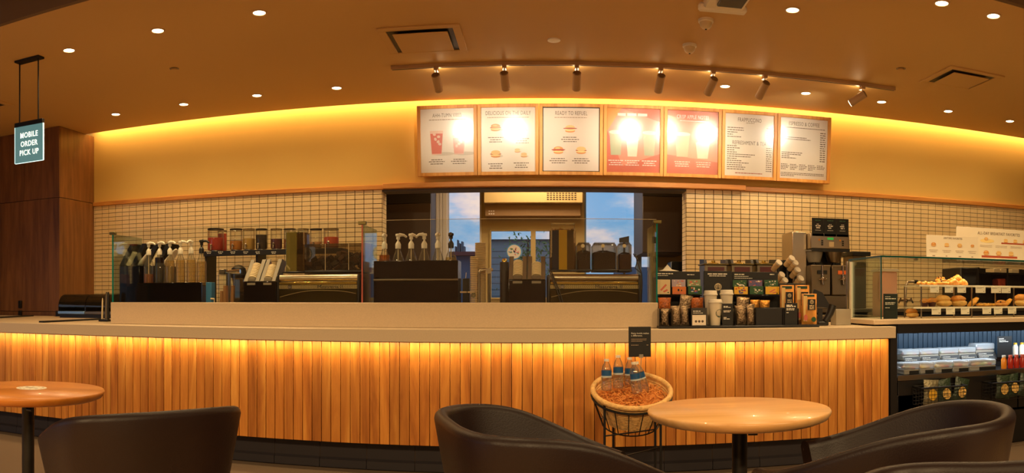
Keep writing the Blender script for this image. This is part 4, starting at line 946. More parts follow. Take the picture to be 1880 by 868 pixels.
# left cluster small items
t = thing('blue_carton', 'small bright blue carton at the end of the low bottle tray', 'carton', (PX(385, 5.2), 5.2, CT)); MB().box(PX(380, 5.2), PX(390, 5.2), 5.18, 5.25, CT, PZ(385, 518, 5.2), b=.003).build('carton', mat('blue_print', '#2c6f9e', .4), t)
t = thing('clear_pump_bottle', 'small clear pump bottle beside the blue carton', 'bottle', (PX(393.5, 5.16), 5.16, CT)); X = PX(393.5, 5.16)
MB().ring([(.024, 0), (.026, .01), (.026, .10), (.012, .13), (.010, .14)], 14, c=(X, 5.16, CT)).build('bottle', bglass, t); MB().ring([(.022, .003), (.023, .06), (0, .06)], 14, c=(X, 5.16, CT)).build('contents', olive, t); MB().ring([(.013, .14), (.013, .155), (.004, .16), (.004, .19)], 10, c=(X, 5.16, CT)).tube([(X, 5.16, CT + .19), (X - .03, 5.16, CT + .192)], .006).build('pump', cream_pl, t)
for k, (xa, xb) in enumerate(((402, 416), (422, 430))):
    t = thing('clear_bin', ['clear acrylic bin with brown sleeves by the pump bottle', 'clear acrylic bin with one brown sleeve under the tap'][k], 'bin', (PX((xa + xb) / 2, 5.2), 5.24, CT), 'clear bins')
    MB().box(PX(xa - 2, 5.2), PX(xb + 2, 5.2), 5.2, 5.203, CT, PZ(410, 500, 5.2)).box(PX(xa - 2, 5.2), PX(xb + 2, 5.2), 5.3, 5.303, CT, PZ(410, 500, 5.2)).build('wall', clear, t)
    for q in range(2 - k): MB().prism([(PX(xa + q * 6, 5.22), CT), (PX(xa + 7 + q * 6, 5.22), CT), (PX(xa + 6.5 + q * 6, 5.22), PZ(410, 524 + (1 - q) * 10 * (1 - k), 5.22)), (PX(xa + 2 + q * 6, 5.22), PZ(410, 524 + (1 - q) * 10 * (1 - k), 5.22))], 5.22, 5.26, 'y').build('sleeve', mat('kraft_sleeve', '#b07a48', .7) if 'kraft_sleeve' not in MT else MT['kraft_sleeve'], t)
t = thing('smoked_bin', 'smoked clear bin against the grey lid dispenser', 'bin', (PX(438, 5.2), 5.25, CT)); MB().box(PX(431, 5.2), PX(446, 5.2), 5.2, 5.3, CT, PZ(438, 512, 5.2), b=.003).build('bin', smoke, t)
t = thing('pitcher_rinser', 'polished steel arm and twin posts of a pitcher rinser behind the bins', 'rinser', (PX(418, 5.35), 5.35, CT))
MB().cyl(px(416, 499, 5.35), px(441, 498, 5.35), .016, n=16).build('arm', chrome, t); MB().box(PX(416, 5.35), PX(419, 5.35), 5.34, 5.36, CT, PZ(417, 500, 5.35)).build('post', steel_dark, t); MB().box(PX(421, 5.35), PX(423, 5.35), 5.34, 5.36, CT, PZ(417, 500, 5.35)).build('post', steel_dark, t)
MB().box(PX(404, 5.35), PX(414, 5.35), 5.33, 5.4, PZ(410, 504, 5.35), PZ(410, 494, 5.35), b=.004).build('valve_block', steel_dark, t)
t = thing('rosy_pitcher', 'pinkish clear pitcher on a dark base behind the screen post', 'pitcher', (PX(676, 5.3), 5.3, CT))
MB().box(PX(664, 5.3), PX(685, 5.3), 5.24, 5.36, CT, PZ(676, 503, 5.3), b=.004).build('base', mat('rust_plastic', '#6a3020', .35), t)
MB().prism([(PX(671, 5.3), PZ(676, 500, 5.3)), (PX(680, 5.3), PZ(676, 500, 5.3)), (PX(683, 5.3), PZ(676, 448, 5.3)), (PX(668, 5.3), PZ(676, 445, 5.3))], 5.26, 5.34, 'y').build('pitcher', glass('rosy_plastic', (.95, .72, .74), .4, .06, density=.45, col=(.8, .45, .45)), t)
MB().prism([(PX(672, 5.3), PZ(676, 500, 5.3)), (PX(679, 5.3), PZ(676, 500, 5.3)), (PX(680.5, 5.3), PZ(676, 474, 5.3)), (PX(671, 5.3), PZ(676, 474, 5.3))], 5.27, 5.33, 'y').build('contents', pm_[0], t)
t = thing('order_screen', 'small dark screen above the outer bean hopper', 'screen', (PX(1146, 5.75), 5.75, CT))
MB().prism([(PX(1137, 5.73), PZ(1146, 445, 5.73)), (PX(1155, 5.73), PZ(1146, 446, 5.73)), (PX(1155, 5.73), PZ(1146, 433, 5.73)), (PX(1137, 5.73), PZ(1146, 437, 5.73))], 5.73, 5.745, 'y').build('display', black, t); MB().cyl((PX(1146, 5.74), 5.74, CT), (PX(1146, 5.74), 5.74, PZ(1146, 444, 5.73)), .008, n=8).build('stand', black_metal, t)
for k in range(2):
    pts = [px(1163 + 4 * k, 466, 5.5 + .12 * k), px(1171, 478 + 5 * k, 5.45 + .12 * k), px(1166 + 8 * k, 492, 5.4 + .12 * k), px(1178, 502, 5.4 + .12 * k), px(1174 + 5 * k, 520, 5.4 + .12 * k), (PX(1180, 5.4), 5.4 + .12 * k, CT + .01)]
    tag(MB().tube(pts, .004, 6).build('power_cable', black), ['loose black cable hanging beside the bean hoppers', 'second black cable looping behind the glass panel'][k], 'cable')
tag(MB().tube([px(1009, 497, 5.13), px(1013, 508, 5.10), px(1022, 530, 5.09), px(1030, 557, 5.09)], .004, 6).tube([px(1012, 497, 5.13), px(1016, 508, 5.10), px(1026, 530, 5.09), px(1034, 557, 5.09)], .004, 6).build('steam_cable', black), 'pair of black hoses hanging over the front of the second espresso machine', 'hose')
# ---- glass sneeze screen on the riser
Yg = 4.93; zg = 1.638
t = thing('glass_screen', 'long clear glass screen with metal clips standing on the stone riser', 'glass screen', (PX(700, Yg), Yg, 1.088))
gx = [PX(207, Yg), PX(665, Yg), PX(1206, Yg)]
for k in range(2):
    MB().box(gx[k] + .004, gx[k + 1] - .004, Yg - .003, Yg + .003, 1.088, zg).build('pane', clear, t)
    MB().box(gx[k] + .004, gx[k + 1] - .004, Yg - .0031, Yg + .0031, zg, zg + .0025).build('top_edge', mat('polished_glass_edge', '#d8c8a0', .2) if k == 0 else MT['polished_glass_edge'], t)
for k, (x, e_m) in enumerate(zip(gx, (tealg, pinkg, tealg))):
    MB().box(x - .003, x + .003, Yg + .006, Yg + .45, 1.0881, zg - .02).build('side_pane', glass('tinted_glass', (.86, .95, .94), .5, .05) if k == 0 else MT['tinted_glass'], t)
    MB().box(x - .0042, x + .0042, Yg - .004, Yg + .006, 1.088, zg - .02).build('edge', e_m, t)
    MB().box(x - .026, x + .03, Yg - .012, Yg + .012, zg - .025, zg - .003, b=.003).build('clip', mat('brass_clip', '#6e6238', .35, metal=.8) if k == 0 else MT['brass_clip'], t)
# ---- hand-off end, beside the cabinet
def flatbar(label, xa, ya, xb, yb, w=.03):
    a = at_z(xa, ya, CT + .012); b = at_z(xb, yb, CT + .012); d = (b - a).normalized(); n_ = Vector((-d.y, d.x, 0)) * w
    tag(MB().prism([(a.x, a.y), (b.x, b.y), (b.x + n_.x, b.y + n_.y), (a.x + n_.x, a.y + n_.y)], CT, CT + .014, 'z').build('counter_rail', black_metal), label, 'counter rail', 'flat rails on the pick-up counter')
flatbar('flat dark rail on the pick-up counter at the picture edge', -20, 583, 62, 578.5, .05); flatbar('flat dark rail on the pick-up counter below the napkin box', 81, 589.5, 190, 584.5, .05)
Yn = 6.25; t = thing('napkin_box', 'smoked roll-front box with two bays and a pale base on the pick-up counter', 'napkin box', (PX(150, Yn), Yn + .1, CT))
zA, zB, zC = PZ(150, 540, Yn), PZ(150, 571, Yn), CT
for k, (xa, xb) in enumerate(((107, 156), (156.5, 205))):
    X0, X1 = PX(xa, Yn), PX(xb, Yn); q = []
    for i in range(8):
        a = PI / 2 * i / 7; q.append((Yn + .12 - .12 * math.cos(a), zB + (zA - zB) * (.25 + .75 * math.sin(a))))
    out = q + [(Yn + .3, zA)]; inn = [(y + .006, z - .006) for y, z in out][::-1]
    MB().prism(out + inn, X0, X1, 'x').build('roll_cover', smoke, t)
    pol = [(Yn, zB)] + q + [(Yn + .3, zA), (Yn + .3, zB)]
    MB().prism(pol, X0, X0 + .006, 'x').build('side_wall', smoke if k else black, t); MB().prism(pol, X1 - .006, X1, 'x').build('side_wall', black, t)
    MB().box(X0 + .006, X1 - .006, Yn + .28, Yn + .3, zB, zA).build('back_wall', black, t)
    MB().box(X0, X1, Yn - .01, Yn + .3, zB - .03, zB, b=.003).build('tray', mat('pale_blue_metal', '#7fa0b8', .25, metal=.7) if k == 0 else steel_dark, t)
MB().box(PX(109, Yn), PX(203, Yn), Yn + .01, Yn + .29, zC, zB - .03).build('plinth', black, t)
t = thing('marker_holder', 'small black holder with two upright markers at the end of the riser', 'pen holder', at_z(193, 592, CT))
c = at_z(193, 590, CT); t.location = c
MB().box(c.x - .05, c.x + .04, c.y - .03, c.y + .03, CT, CT + .02, b=.004).build('base', black, t)
for k, (dx, h, r, m_) in enumerate(((-.03, .17, .008, cream_pl), (.012, .22, .016, steel_dark), (.03, .22, .012, black))): MB().cyl((c.x + dx, c.y, CT + .02), (c.x + dx + .004, c.y, CT + h), r, r * .9, 12).cyl((c.x + dx + .004, c.y, CT + h), (c.x + dx + .004, c.y, CT + h + .03), r * .9, r * .35, 12).build('marker', m_, t)
# ================================================================ display rack on the counter
foil = mat('crinkled_foil', '#9a8468', .28, metal=.85, bump=1.0, bscale=90, noise_amt=.5, nscale=60)
foil_g = mat('gold_foil', '#c08838', .3, metal=.7, bump=.8, bscale=70); amberbag = mat('amber_treats', '#b05a18', .35, bump=.8, bscale=80, noise_amt=.5, nscale=50)
def bag(name, label, cat, X, Y, z0, w, h, d, m, group=None, tilt=0, lean=0, neck=True, parts=None):
    """pillow pouch with crimped ends; face towards -Y"""
    t = thing(name, label, cat, (X, Y, z0), group)
    n, q = 8, 10; V = []; Fs = []; r = random.Random(int(X * 1000)); T_ = Matrix.Translation((X, Y, z0)) @ Matrix.Rotation(tilt, 4, 'Y') @ Matrix.Rotation(lean, 4, 'X')
    for s in (-1, 1):
        for j in range(q + 1):
            v = j / q; tk = math.sin(PI * min(1, max(0, v * 1.02))) ** .45 * (1 - .35 * v)
            ww = w * (.5 if not neck else .5 - .05 * math.sin(PI * v))
            for i in range(n + 1):
                u = i / n * 2 - 1; b = (1 - abs(u) ** 3)
                V.append((u * ww + r.uniform(-1, 1) * .001, s * d * .5 * tk * b + r.uniform(-1, 1) * .0025 * b, v * h))
    a = (n + 1) * (q + 1)
    for j in range(q):
        for i in range(n):
            k = j * (n + 1) + i; Fs.append((k, k + 1, k + n + 2, k + n + 1)); k += a; Fs.append((k, k + n + 1, k + n + 2, k + 1))
    mb = MB(); mb.T = T_; mb.add(V, Fs); mb.build('pouch', m, t, sharp=60); return t, T_
def slab(name, x0, x1, ya, yb, Y, dep, m, t, b=.002):
    xm = (x0 + x1) / 2; return MB().box(PX(x0, Y), PX(x1, Y), Y, Y + dep, PZ(xm, yb, Y), PZ(xm, ya, Y), b=b).build(name, m, t)
Ya, Yh_ = 4.70, 5.04
t = thing('display_rack', 'black stepped display rack with printed headers on the counter beside the glass screen', 'display rack', (PX(1355, 4.85), 4.87, CT))
MB().box(PX(1211, Ya), PX(1505, Ya), Ya, Yh_ + .06, CT, CT + .016, b=.004).build('base_tray', black, t)
MB().box(PX(1206, Yh_), PX(1286, Yh_), Yh_ + .01, Yh_ + .025, CT + .016, PZ(1246, 498, Yh_), b=.002).build('header_board', card_black, t)
MB().box(PX(1291, Yh_), PX(1342, Yh_), Yh_ - .02, Yh_ - .005, CT + .016, PZ(1316, 497.5, Yh_), b=.002).build('header_board', card_black, t)
MB().box(PX(1345, Yh_), PX(1429, Yh_), Yh_ + .01, Yh_ + .025, CT + .016, PZ(1387, 499, Yh_), b=.002).build('header_board', card_black, t)
MB().box(PX(1429, Yh_), PX(1480, Yh_), Yh_ + .01, Yh_ + .025, CT + .016, PZ(1450, 520, Yh_), b=.002).build('header_board', card_black, t)
for (xa, xb, y_) in ((1209, 1287, 541), (1346, 1431, 541)): MB().box(PX(xa, 4.96), PX(xb, 4.96), 4.93, 5.045, PZ(xa, y_, 4.96) - .008, PZ(xa, y_, 4.96), b=.001).build('card_shelf', black_gloss, t)
for (xa, xb, y_) in ((1211, 1290, 567), (1350, 1386, 564), (1387, 1440, 564.5)): MB().box(PX(xa, 4.87), PX(xb, 4.87), 4.86, 4.875, CT + .016, PZ(xa, y_, 4.87), b=.001).build('bin_wall', black, t)
MB().box(PX(1387, 4.76), PX(1440, 4.76), 4.75, 4.757, CT + .016, PZ(1410, 566, 4.76), b=.001).build('bin_front', black, t)
for x_ in (1211, 1232, 1270, 1289, 1349, 1387, 1438, 1466): MB().box(PX(x_, 4.74) - .002, PX(x_, 4.74) + .002, 4.74, 5.02, CT + .016, PZ(x_, 566, 4.74), b=.0005).build('divider', black_gloss, t)
lb = MB(); lb.use(ink_white); yy = Yh_ + .0095
dashes(lb, PX(1208, Yh_), PX(1236, Yh_), PZ(1220, 502, Yh_), .007, yy); dashes(lb, PX(1208, Yh_), PX(1227, Yh_), PZ(1220, 505.5, Yh_), .004, yy); dashes(lb, PX(1262, Yh_), PX(1275, Yh_), PZ(1268, 504, Yh_), .006, yy)
dashes(lb, PX(1349, Yh_), PX(1367, Yh_), PZ(1355, 503.5, Yh_), .007, yy); dashes(lb, PX(1349, Yh_), PX(1375, Yh_), PZ(1355, 507, Yh_), .004, yy); dashes(lb, PX(1349, Yh_), PX(1382, Yh_), PZ(1355, 510.5, Yh_), .004, yy); dashes(lb, PX(1414, Yh_), PX(1422, Yh_), PZ(1418, 503.5, Yh_), .007, yy)
dashes(lb, PX(1297, Yh_), PX(1336, Yh_), PZ(1316, 503, Yh_), .008, Yh_ - .021, 'c', .95); dashes(lb, PX(1300, Yh_), PX(1333, Yh_), PZ(1316, 506.5, Yh_), .005, Yh_ - .021, 'c', .95)
logo(lb, PX(1317, Yh_), PZ(1317, 526.5, Yh_), .025, Yh_ - .0206, card_black, cream_pl)
lb.build('print', None, t, flat=True)
# gift cards
gc = {k: mat('card_' + k, c, .3) for k, c in dict(cream='#e3c99a', rose='#d6705a', lavender='#b9a7b4', orange='#e07c3c', green='#2f5a34', sage='#8f9a72', yellow='#efb93a', red='#d8402c', plum='#6c5c80', blue='#4456a0', white='#f0e4d0').items()}
def card(xc, ya, yb, base, deco, label, Y, w=25, grp='gift cards on the rack'):
    X, z0, z1 = PX(xc, Y), PZ(xc, yb, Y), PZ(xc, ya, Y); W_ = w / F * Y / math.cos((xc - CX) / F) / math.cos((xc - CX) / F) / 2
    t = thing('gift_card', label, 'gift card', (X, Y, z0), grp)
    MB().box(X - W_, X + W_, Y, Y + .002, z0, z1, b=.0005).build('card', gc[base], t)
    m = MB(); r = random.Random(int(xc * 3 + ya)); h = z1 - z0; e = Y - .0005
    if deco == 'candy':
        m.use(gc['rose']); 
        for (u0, v0, u1, v1) in ((-.5, .3, .3, .7), (-.1, .2, .5, .35)): m.face([(X + u0 * W_, e, z0 + v0 * h), (X + u0 * W_ + .01, e, z0 + (v0 - .08) * h), (X + u1 * W_ + .01, e, z0 + (v1 - .08) * h), (X + u1 * W_, e, z0 + v1 * h)])
        m.use(gc['green']).ell(X + W_ * .7, z0 + h * .12, W_ * .12, W_ * .09, e, 8)
    elif deco == 'coffee':
        m.use(gc['rose']); dashes(m, X - W_ * .8, X + W_ * .9, z0 + h * .15, h * .14, e); m.use(card_black).ell(X - W_ * .1, z0 + h * .55, W_ * .14, h * .16, e, 8).ell(X + W_ * .35, z0 + h * .5, W_ * .1, h * .1, e, 8)
    else:
        cols = {'leaf': ('sage', 'white', 'green'), 'dots': ('white', 'rose', 'blue'), 'burst': ('red', 'plum', 'blue'), 'sky': ('white', 'cream', 'rose')}[deco]
        for k in range(12): m.use(gc[cols[k % 3]]).ell(X + r.uniform(-.75, .75) * W_, z0 + r.uniform(.15, .85) * h, W_ * r.uniform(.1, .25), h * r.uniform(.05, .12), e - .00005 * k, 8, r.uniform(-.6, .6))
    m.build('print', None, t, flat=True); return t
card(1218, 513, 540, 'cream', 'candy', 'cream gift card with rose canes, beside the glass screen edge', 4.97)
card(1246, 513, 527, 'lavender', 'sky', 'lavender gift card behind the orange one', 4.99); card(1247, 526, 540, 'orange', 'coffee', 'orange gift card with dark figures and rose letters', 4.97)
card(1274, 513, 526, 'sage', 'sky', 'sage gift card behind the dark leafy one', 4.99, 24); card(1276, 525, 540, 'green', 'dots', 'green gift card with white and rose spots', 4.97)
card(1358, 514, 527, 'green', 'leaf', 'green leafy gift card above the yellow and red one', 4.99); card(1360.5, 526, 540, 'yellow', 'burst', 'yellow gift card with red burst print', 4.97)
card(1387, 514, 526, 'plum', 'dots', 'plum dotted gift card in the middle of the far unit', 4.99); card(1389, 525, 540, 'green', 'leaf', 'green leafy gift card in the lower middle of the far unit', 4.97)
card(1416, 514, 527, 'green', 'leaf', 'green leafy gift card at the coffee bag end', 4.99); card(1418, 526, 540, 'yellow', 'candy', 'yellow gift card with rose canes at the coffee bag end', 4.97)
# white cups with lids
def rcup(x_, ytop, ybot, Y, label, side=0):
    z0, z1 = (CT + .017 if ybot is None else PZ(x_, ybot, Y)), PZ(x_, ytop, Y); X = PX(x_, Y); H = z1 - z0; r = .046
    t = thing('travel_cup', label, 'cup', (X, Y, z0), 'white lidded cups on the rack')
    MB().ring([(r * .66, 0), (r * .68, .004), (r * .94, H * .86), (r * .9, H * .87)], 26, c=(X, Y, z0)).build('cup', mat('white_cup', '#e6d8bc', .4) if 'white_cup' not in MT else MT['white_cup'], t)
    MB().ring([(r * .98, H * .85), (r * 1.04, H * .86), (r * 1.04, H * .9), (r * .96, H * .91), (r * .93, H * .98), (r * .86, H), (r * .8, H * .96), (0, H * .96)], 26, c=(X, Y, z0)).build('lid', white_pl, t)
    cz = z0 + H * .46; rr_ = r * .82; l = MB(); logo(l, 0, cz, .026, 0, MT['white_cup'], ink_green)
    def wrap(v):
        a = side + v[0] / rr_; R_ = rr_ + .0006 - v[1] * 1.0; R_ += (v[2] - cz) * (r * .26 / (H * .86)); return (X + R_ * math.sin(a), Y - R_ * math.cos(a), v[2])
    l.v = [wrap(v) for v in l.v]; l.build('emblem', None, t, flat=True); return t
rcup(1304.5, 533, None, 4.92, 'white lidded cup at the rear beside the foil packs', 1.2); rcup(1334, 532, None, 4.92, 'white lidded cup at the rear behind the black card', .25); rcup(1313, 549, None, 4.77, 'white lidded cup standing in front, round emblem facing the tables', .55)
def infocard(name, label, x0, x1, ya, yb, Y, lines, m=card_black, lean=.0):
    X0, X1 = PX(x0, Y), PX(x1, Y); xm = (x0 + x1) / 2; z0, z1 = PZ(xm, yb, Y), PZ(xm, ya, Y); t = thing(name, label, 'sign', ((X0 + X1) / 2, Y, z0))
    MB().box(X0, X1, Y, Y + .004, z0, z1, b=.001).build('card', m, t); l = MB()
    for (v, h, f, cm) in lines: l.use(cm); dashes(l, X0 + (X1 - X0) * .12, X1 - (X1 - X0) * .1, z1 - (z1 - z0) * v, h, Y - .0006, 'l', f, int(v * 100))
    l.build('print', None, t, flat=True); return t
infocard('price_card', 'black price card with pale lines in front of the rear white cup', 1326, 1346, 557, 598.5, 4.72, [(.13, .006, .5, ink_white), (.17, .004, .9, ink_white), (.32, .005, .85, ink_white), (.37, .005, .7, ink_white), (.62, .005, .4, ink_white), (.68, .005, .8, ink_white)])
infocard('price_card', 'black price card in front of the orange coffee bags', 1441, 1464, 556, 598, 4.74, [(.1, .008, .6, ink_white), (.15, .008, .95, ink_white), (.25, .005, .85, ink_white), (.3, .005, .8, ink_white), (.42, .005, .3, ink_white)])
t = infocard('offer_card', 'small white card with three brown dots in a dark holder', 1269, 1298, 565, 598.5, 4.72, [(.18, .006, .6, ink_white), (.28, .004, .8, ink_white)], mat('dark_grey_card', '#332f2a', .5))
m = MB(); X0, X1 = PX(1271, 4.718), PX(1296, 4.718); z0, z1 = PZ(1284, 597, 4.718), PZ(1284, 578, 4.718); m.use(gc['white']).rect(X0, X1, z0, z1, 4.718)
for k in range(3): m.use(ink_dark).ell(X0 + (X1 - X0) * (.27 + .24 * k), z0 + (z1 - z0) * .38, .008, .008, 4.7174, 12)
m.build('insert', None, t, flat=True)
# foil pouches
for k, (xc, yt, yb, w, Y, m_, lab, tl, h_) in enumerate([
    (1220, 566, 598, 17, 4.78, foil, 'silver foil pouch at the glass screen end of the rack', .05, 0), (1242, 561, 598, 20, 4.78, foil, 'silver foil pouch, second in the front row', -.03, 0), (1259, 561, 598, 15, 4.76, foil, 'narrow silver foil pouch beside the white offer card', -.08, 0),
    (1220, 546, 566, 24, 4.93, amberbag, 'reddish treat pouch behind the first silver pouch', 0, 0), (1255, 541, 566, 24, 4.93, foil, 'crinkled foil pouch standing behind the second silver one', .2, 0), (1280, 546, 566, 24, 4.93, amberbag, 'amber treat pouch behind the offer card', 0, 0),
    (1362, 545, 564, 25, 4.93, foil, 'crinkled foil pouch on the upper step of the far unit', .1, 0), (1363, 559, 598, 21, 4.79, foil, 'silver foil pouch leaning in the far unit', -.12, 0), (1380, 558, 598, 16, 4.77, foil, 'silver foil pouch beside the empty black bin', -.06, 0),
    (1386, 550, 565, 18, 4.93, foil_g, 'gold foil pack behind the black bin', 0, 0), (1404, 551, 565, 20, 4.92, foil_g, 'gold foil pack with a dark label behind the black bin', 0, 0)]):
    sc = Y / F / math.cos((xc - CX) / F); z0, z1 = PZ(xc, yb, Y), PZ(xc, yt, Y)
    if yb > 590: z0 = CT + .017
    elif yb < 570: z0 = PZ(xc, yb + 6, Y)
    bag('foil_pouch' if m_ is not amberbag else 'treat_pouch', lab, 'pouch', PX(xc, Y), Y, z0, w * sc, z1 - z0, .04, m_, 'snack pouches in the rack', tl)
# orange coffee bags
obg = mat('orange_bag', '#e29c48', .38, noise_amt=.25, nscale=14); cbg = mat('cream_print', '#e8c47c', .4)
for k, (xc, yt, yb, w, Y, lab) in enumerate([(1445, 523, 597, 27, 4.93, 'orange and cream coffee bag behind the black price card'), (1473, 523, 597, 27, 4.95, 'orange and cream coffee bag at the rear of the trio'), (1485.5, 539, 597, 29, 4.80, 'orange and cream coffee bag standing in front with a green dot')]):
    sc = Y / F / math.cos((xc - CX) / F); z0 = CT + .017; z1 = PZ(xc, yt, Y); H = z1 - z0; W_ = w * sc
    t, T_ = bag('coffee_bag', lab, 'coffee bag', PX(xc, Y), Y, z0, W_, H, .07, obg, 'orange coffee bags', 0, 0, False)
    X = PX(xc, Y); y2 = Y - .036
    l = MB(); l.use(cbg).rect(X - W_ * .46, X - W_ * .2, z0 + H * .1, z0 + H * .93, y2 + .014); l.use(card_black).rect(X - W_ * .22, X + W_ * .3, z0 + H * .47, z0 + H * .82, y2 - .001); l.use(ink_green).rect(X - W_ * .42, X + W_ * .3, z0 + H * .9, z0 + H * .97, y2 + .018)
    logo(l, X + W_ * .05, z0 + H * .73, W_ * .13, y2 - .0015, card_black, cream_pl); l.use(gc['cream'])
    for q in range(3): dashes(l, X - W_ * .12, X + W_ * .22, z0 + H * (.61 - .05 * q), .006, y2 - .002, 'c', .9, q)
    l.use(gc['green']).ell(X + W_ * .22, z0 + H * .16, W_ * .16, W_ * .16, y2 + .008, 16); l.use(gc['rose']).ell(X - W_ * .32, z0 + H * .22, W_ * .13, W_ * .2, y2 + .008, 12)
    l.build('label', None, t, flat=True)
t = thing('folded_card', 'small folded white paper lying on top of the rack header', 'card', px(1228, 497.5, Yh_ + .02)); c = t.location
MB().add([(c.x - .07, c.y, c.z + .002), (c.x + .07, c.y - .01, c.z), (c.x + .02, c.y + .0, c.z + .012), (c.x - .01, c.y, c.z + .045), (c.x - .04, c.y, c.z + .01), (c.x - .01, c.y + .03, c.z)], [(0, 1, 2, 4), (4, 2, 3), (4, 3, 5), (3, 2, 5)]).build('paper', white_pl, t)
# card terminal and acrylic cube
Yc = 4.95; t = thing('card_terminal', 'black card terminal on a bent stand behind the orange coffee bags', 'card terminal', (PX(1512, Yc), Yc, CT))
MB().prism([(PX(1490, Yc), PZ(1500, 562, Yc)), (PX(1527, Yc), PZ(1520, 566, Yc)), (PX(1510, Yc), PZ(1510, 537, Yc)), (PX(1496, Yc), PZ(1500, 531, Yc))], Yc, Yc + .02, 'y').build('display', black, t)
MB().tube([(PX(1529, Yc), Yc, PZ(1529, 560, Yc)), (PX(1524, Yc), Yc, PZ(1524, 575, Yc)), (PX(1515, Yc), Yc, CT + .03)], [.028, .026, .022], 12).build('handset', black, t)
MB().box(PX(1500, Yc), PX(1520, Yc), Yc - .02, Yc + .1, CT, CT + .03, b=.006).build('base', black, t); MB().box(PX(1503, Yc), PX(1510, Yc), Yc, Yc + .02, CT + .03, PZ(1505, 566, Yc)).build('stand', black, t)
Yc = 4.98; t = thing('acrylic_box', 'small open clear acrylic box near the pastry case corner', 'box', (PX(1548, Yc), Yc + .05, CT))
m = MB(); X0, X1, z1 = PX(1535, Yc), PX(1562, Yc), PZ(1548, 567, Yc); m.box(X0, X1, Yc, Yc + .004, CT, z1).box(X0, X1, Yc + .1, Yc + .104, CT, z1).box(X0, X0 + .004, Yc + .004, Yc + .1, CT, z1).box(X1 - .004, X1, Yc + .004, Yc + .1, CT, z1).box(X0, X1, Yc, Yc + .104, CT, CT + .004); m.build('box', frost, t)
# ================================================================ brewer and urns on the back bar
BZ = 1.02; Yq = 6.80
for k, (x0, x1) in enumerate(((1291, 1338), (1340, 1385), (1387, 1430))):
    X0, X1 = PX(x0, Yq) + .004, PX(x1, Yq) - .004; z1 = PZ((x0 + x1) / 2, 486, Yq)
    t = thing('coffee_urn', ['brass topped coffee urn directly behind the round emblem board', 'brass topped coffee urn, second from the emblem board', 'brass topped coffee urn next to the tilted cups'][k], 'coffee urn', ((X0 + X1) / 2, Yq + .12, BZ), 'coffee urns on the back bar')
    MB().box(X0 + .01, X1 - .01, Yq, Yq + .24, BZ, z1, b=.006).build('body', steel_dark, t); MB().box(X0, X1, Yq - .01, Yq + .25, z1, z1 + .012, b=.003).build('top_plate', MT['brass_clip'], t)
    for xx in (X0 + .005, X1 - .03): MB().prism([(Yq - .01, z1 + .012), (Yq + .2, z1 + .012), (Yq + .2, z1 + .06), (Yq + .02, z1 + .05)], xx, xx + .025, 'x').build('handle', black, t)
    MB().ring([(.055, .012), (.05, .022), (.02, .03), (.018, .045), (0, .047)], 20, c=((X0 + X1) / 2, Yq + .12, z1)).build('lid', MT['brass_strip'], t)
    MB().box(X0 + .04, X1 - .04, Yq - .004, Yq + .004, z1 - .09, z1 - .02).build('display', mat('dim_red_display', '#5a1c12', .3), t) if k == 0 else MB().box(X0 + .04, X1 - .04, Yq - .004, Yq + .004, z1 - .09, z1 - .02).build('display', MT['dim_red_display'], t)
t = thing('cup_organizer', 'black angled rack that holds the sideways paper cups', 'cup rack', (PX(1452, 6.85), 6.9, BZ)); MB().box(PX(1428, 6.8), PX(1460, 6.8), 6.92, 7.1, BZ, PZ(1450, 476, 6.8), b=.01).build('back_plate', black, t)
for q in range(3): MB().box(PX(1428 + 16 * q, 6.8), PX(1431 + 16 * q, 6.8), 6.8, 6.92, BZ, PZ(1450, 478 + 9 * q, 6.8)).build('divider', black, t)
for k, (x_, y_) in enumerate([(1454.6, 473), (1461, 481), (1465, 494), (1471, 510), (1431, 481), (1436, 503), (1442, 513)]):
    p1 = px(x_, y_, 6.72); d = Vector((.14, .0, .0)) + Vector((-.34, .42, -.30)); d = Vector((-.13, .30, -.24)).normalized(); r = .033
    t = thing('paper_cup_roll', ['uppermost cream paper cup roll tilted beside the brewer', 'second cream paper cup roll tilted beside the brewer', 'third cream paper cup roll tilted beside the brewer', 'lowest cream paper cup roll on the brewer side', 'uppermost cream paper cup roll on the urn side', 'middle cream paper cup roll on the urn side', 'lowest cream paper cup roll on the urn side'][k], 'paper cups', p1, 'tilted paper cup rolls')
    MB().cyl(p1 + d * .02, p1 + d * .115, r * .93, r * .8, 18).build('cup', cream_cup, t)
    MB().cyl(p1, p1 + d * .018, r, r * .96, 18).build('cup', white_pl, t)
    if k < 4: MB().cyl(p1 + d * .05, p1 + d * .058, r * .99, r * .97, 18).build('cup', cream_cup, t)
Yw = 6.72; Z = lambda y: PZ(1520, y, Yw); X = lambda x: PX(x, Yw)
t = thing('coffee_brewer', 'large steel twin coffee brewer with two funnels and two urns', 'coffee brewer', (X(1520), Yw + .2, BZ))
MB().box(X(1488), X(1560), Yw, Yw + .42, Z(457), Z(428), b=.008).build('head_housing', steel, t); MB().box(X(1488) - .15, X(1488), Yw + .10, Yw + .42, BZ + .05, Z(425), b=.008).build('side_column', steel, t)
MB().box(X(1488), X(1560), Yw + .22, Yw + .42, BZ + .05, Z(457)).build('rear_panel', black, t); MB().box(X(1483), X(1562), Yw - .02, Yw + .42, BZ, BZ + .13, b=.006).build('base', steel_dark, t)
MB().box(X(1490), X(1560), Yw - .004, Yw + .01, Z(462), Z(456.5)).build('lower_rail', black, t)
MB().box(X(1519), X(1530), Yw - .004, Yw, Z(440), Z(436)).build('display', mat('green_display', '#2c7a34', .4, emit='#2fa03c', es=.35), t); MB().box(X(1522), X(1531), Yw - .005, Yw, Z(453), Z(443.5), b=.001).build('status_panel', cream_pl, t)
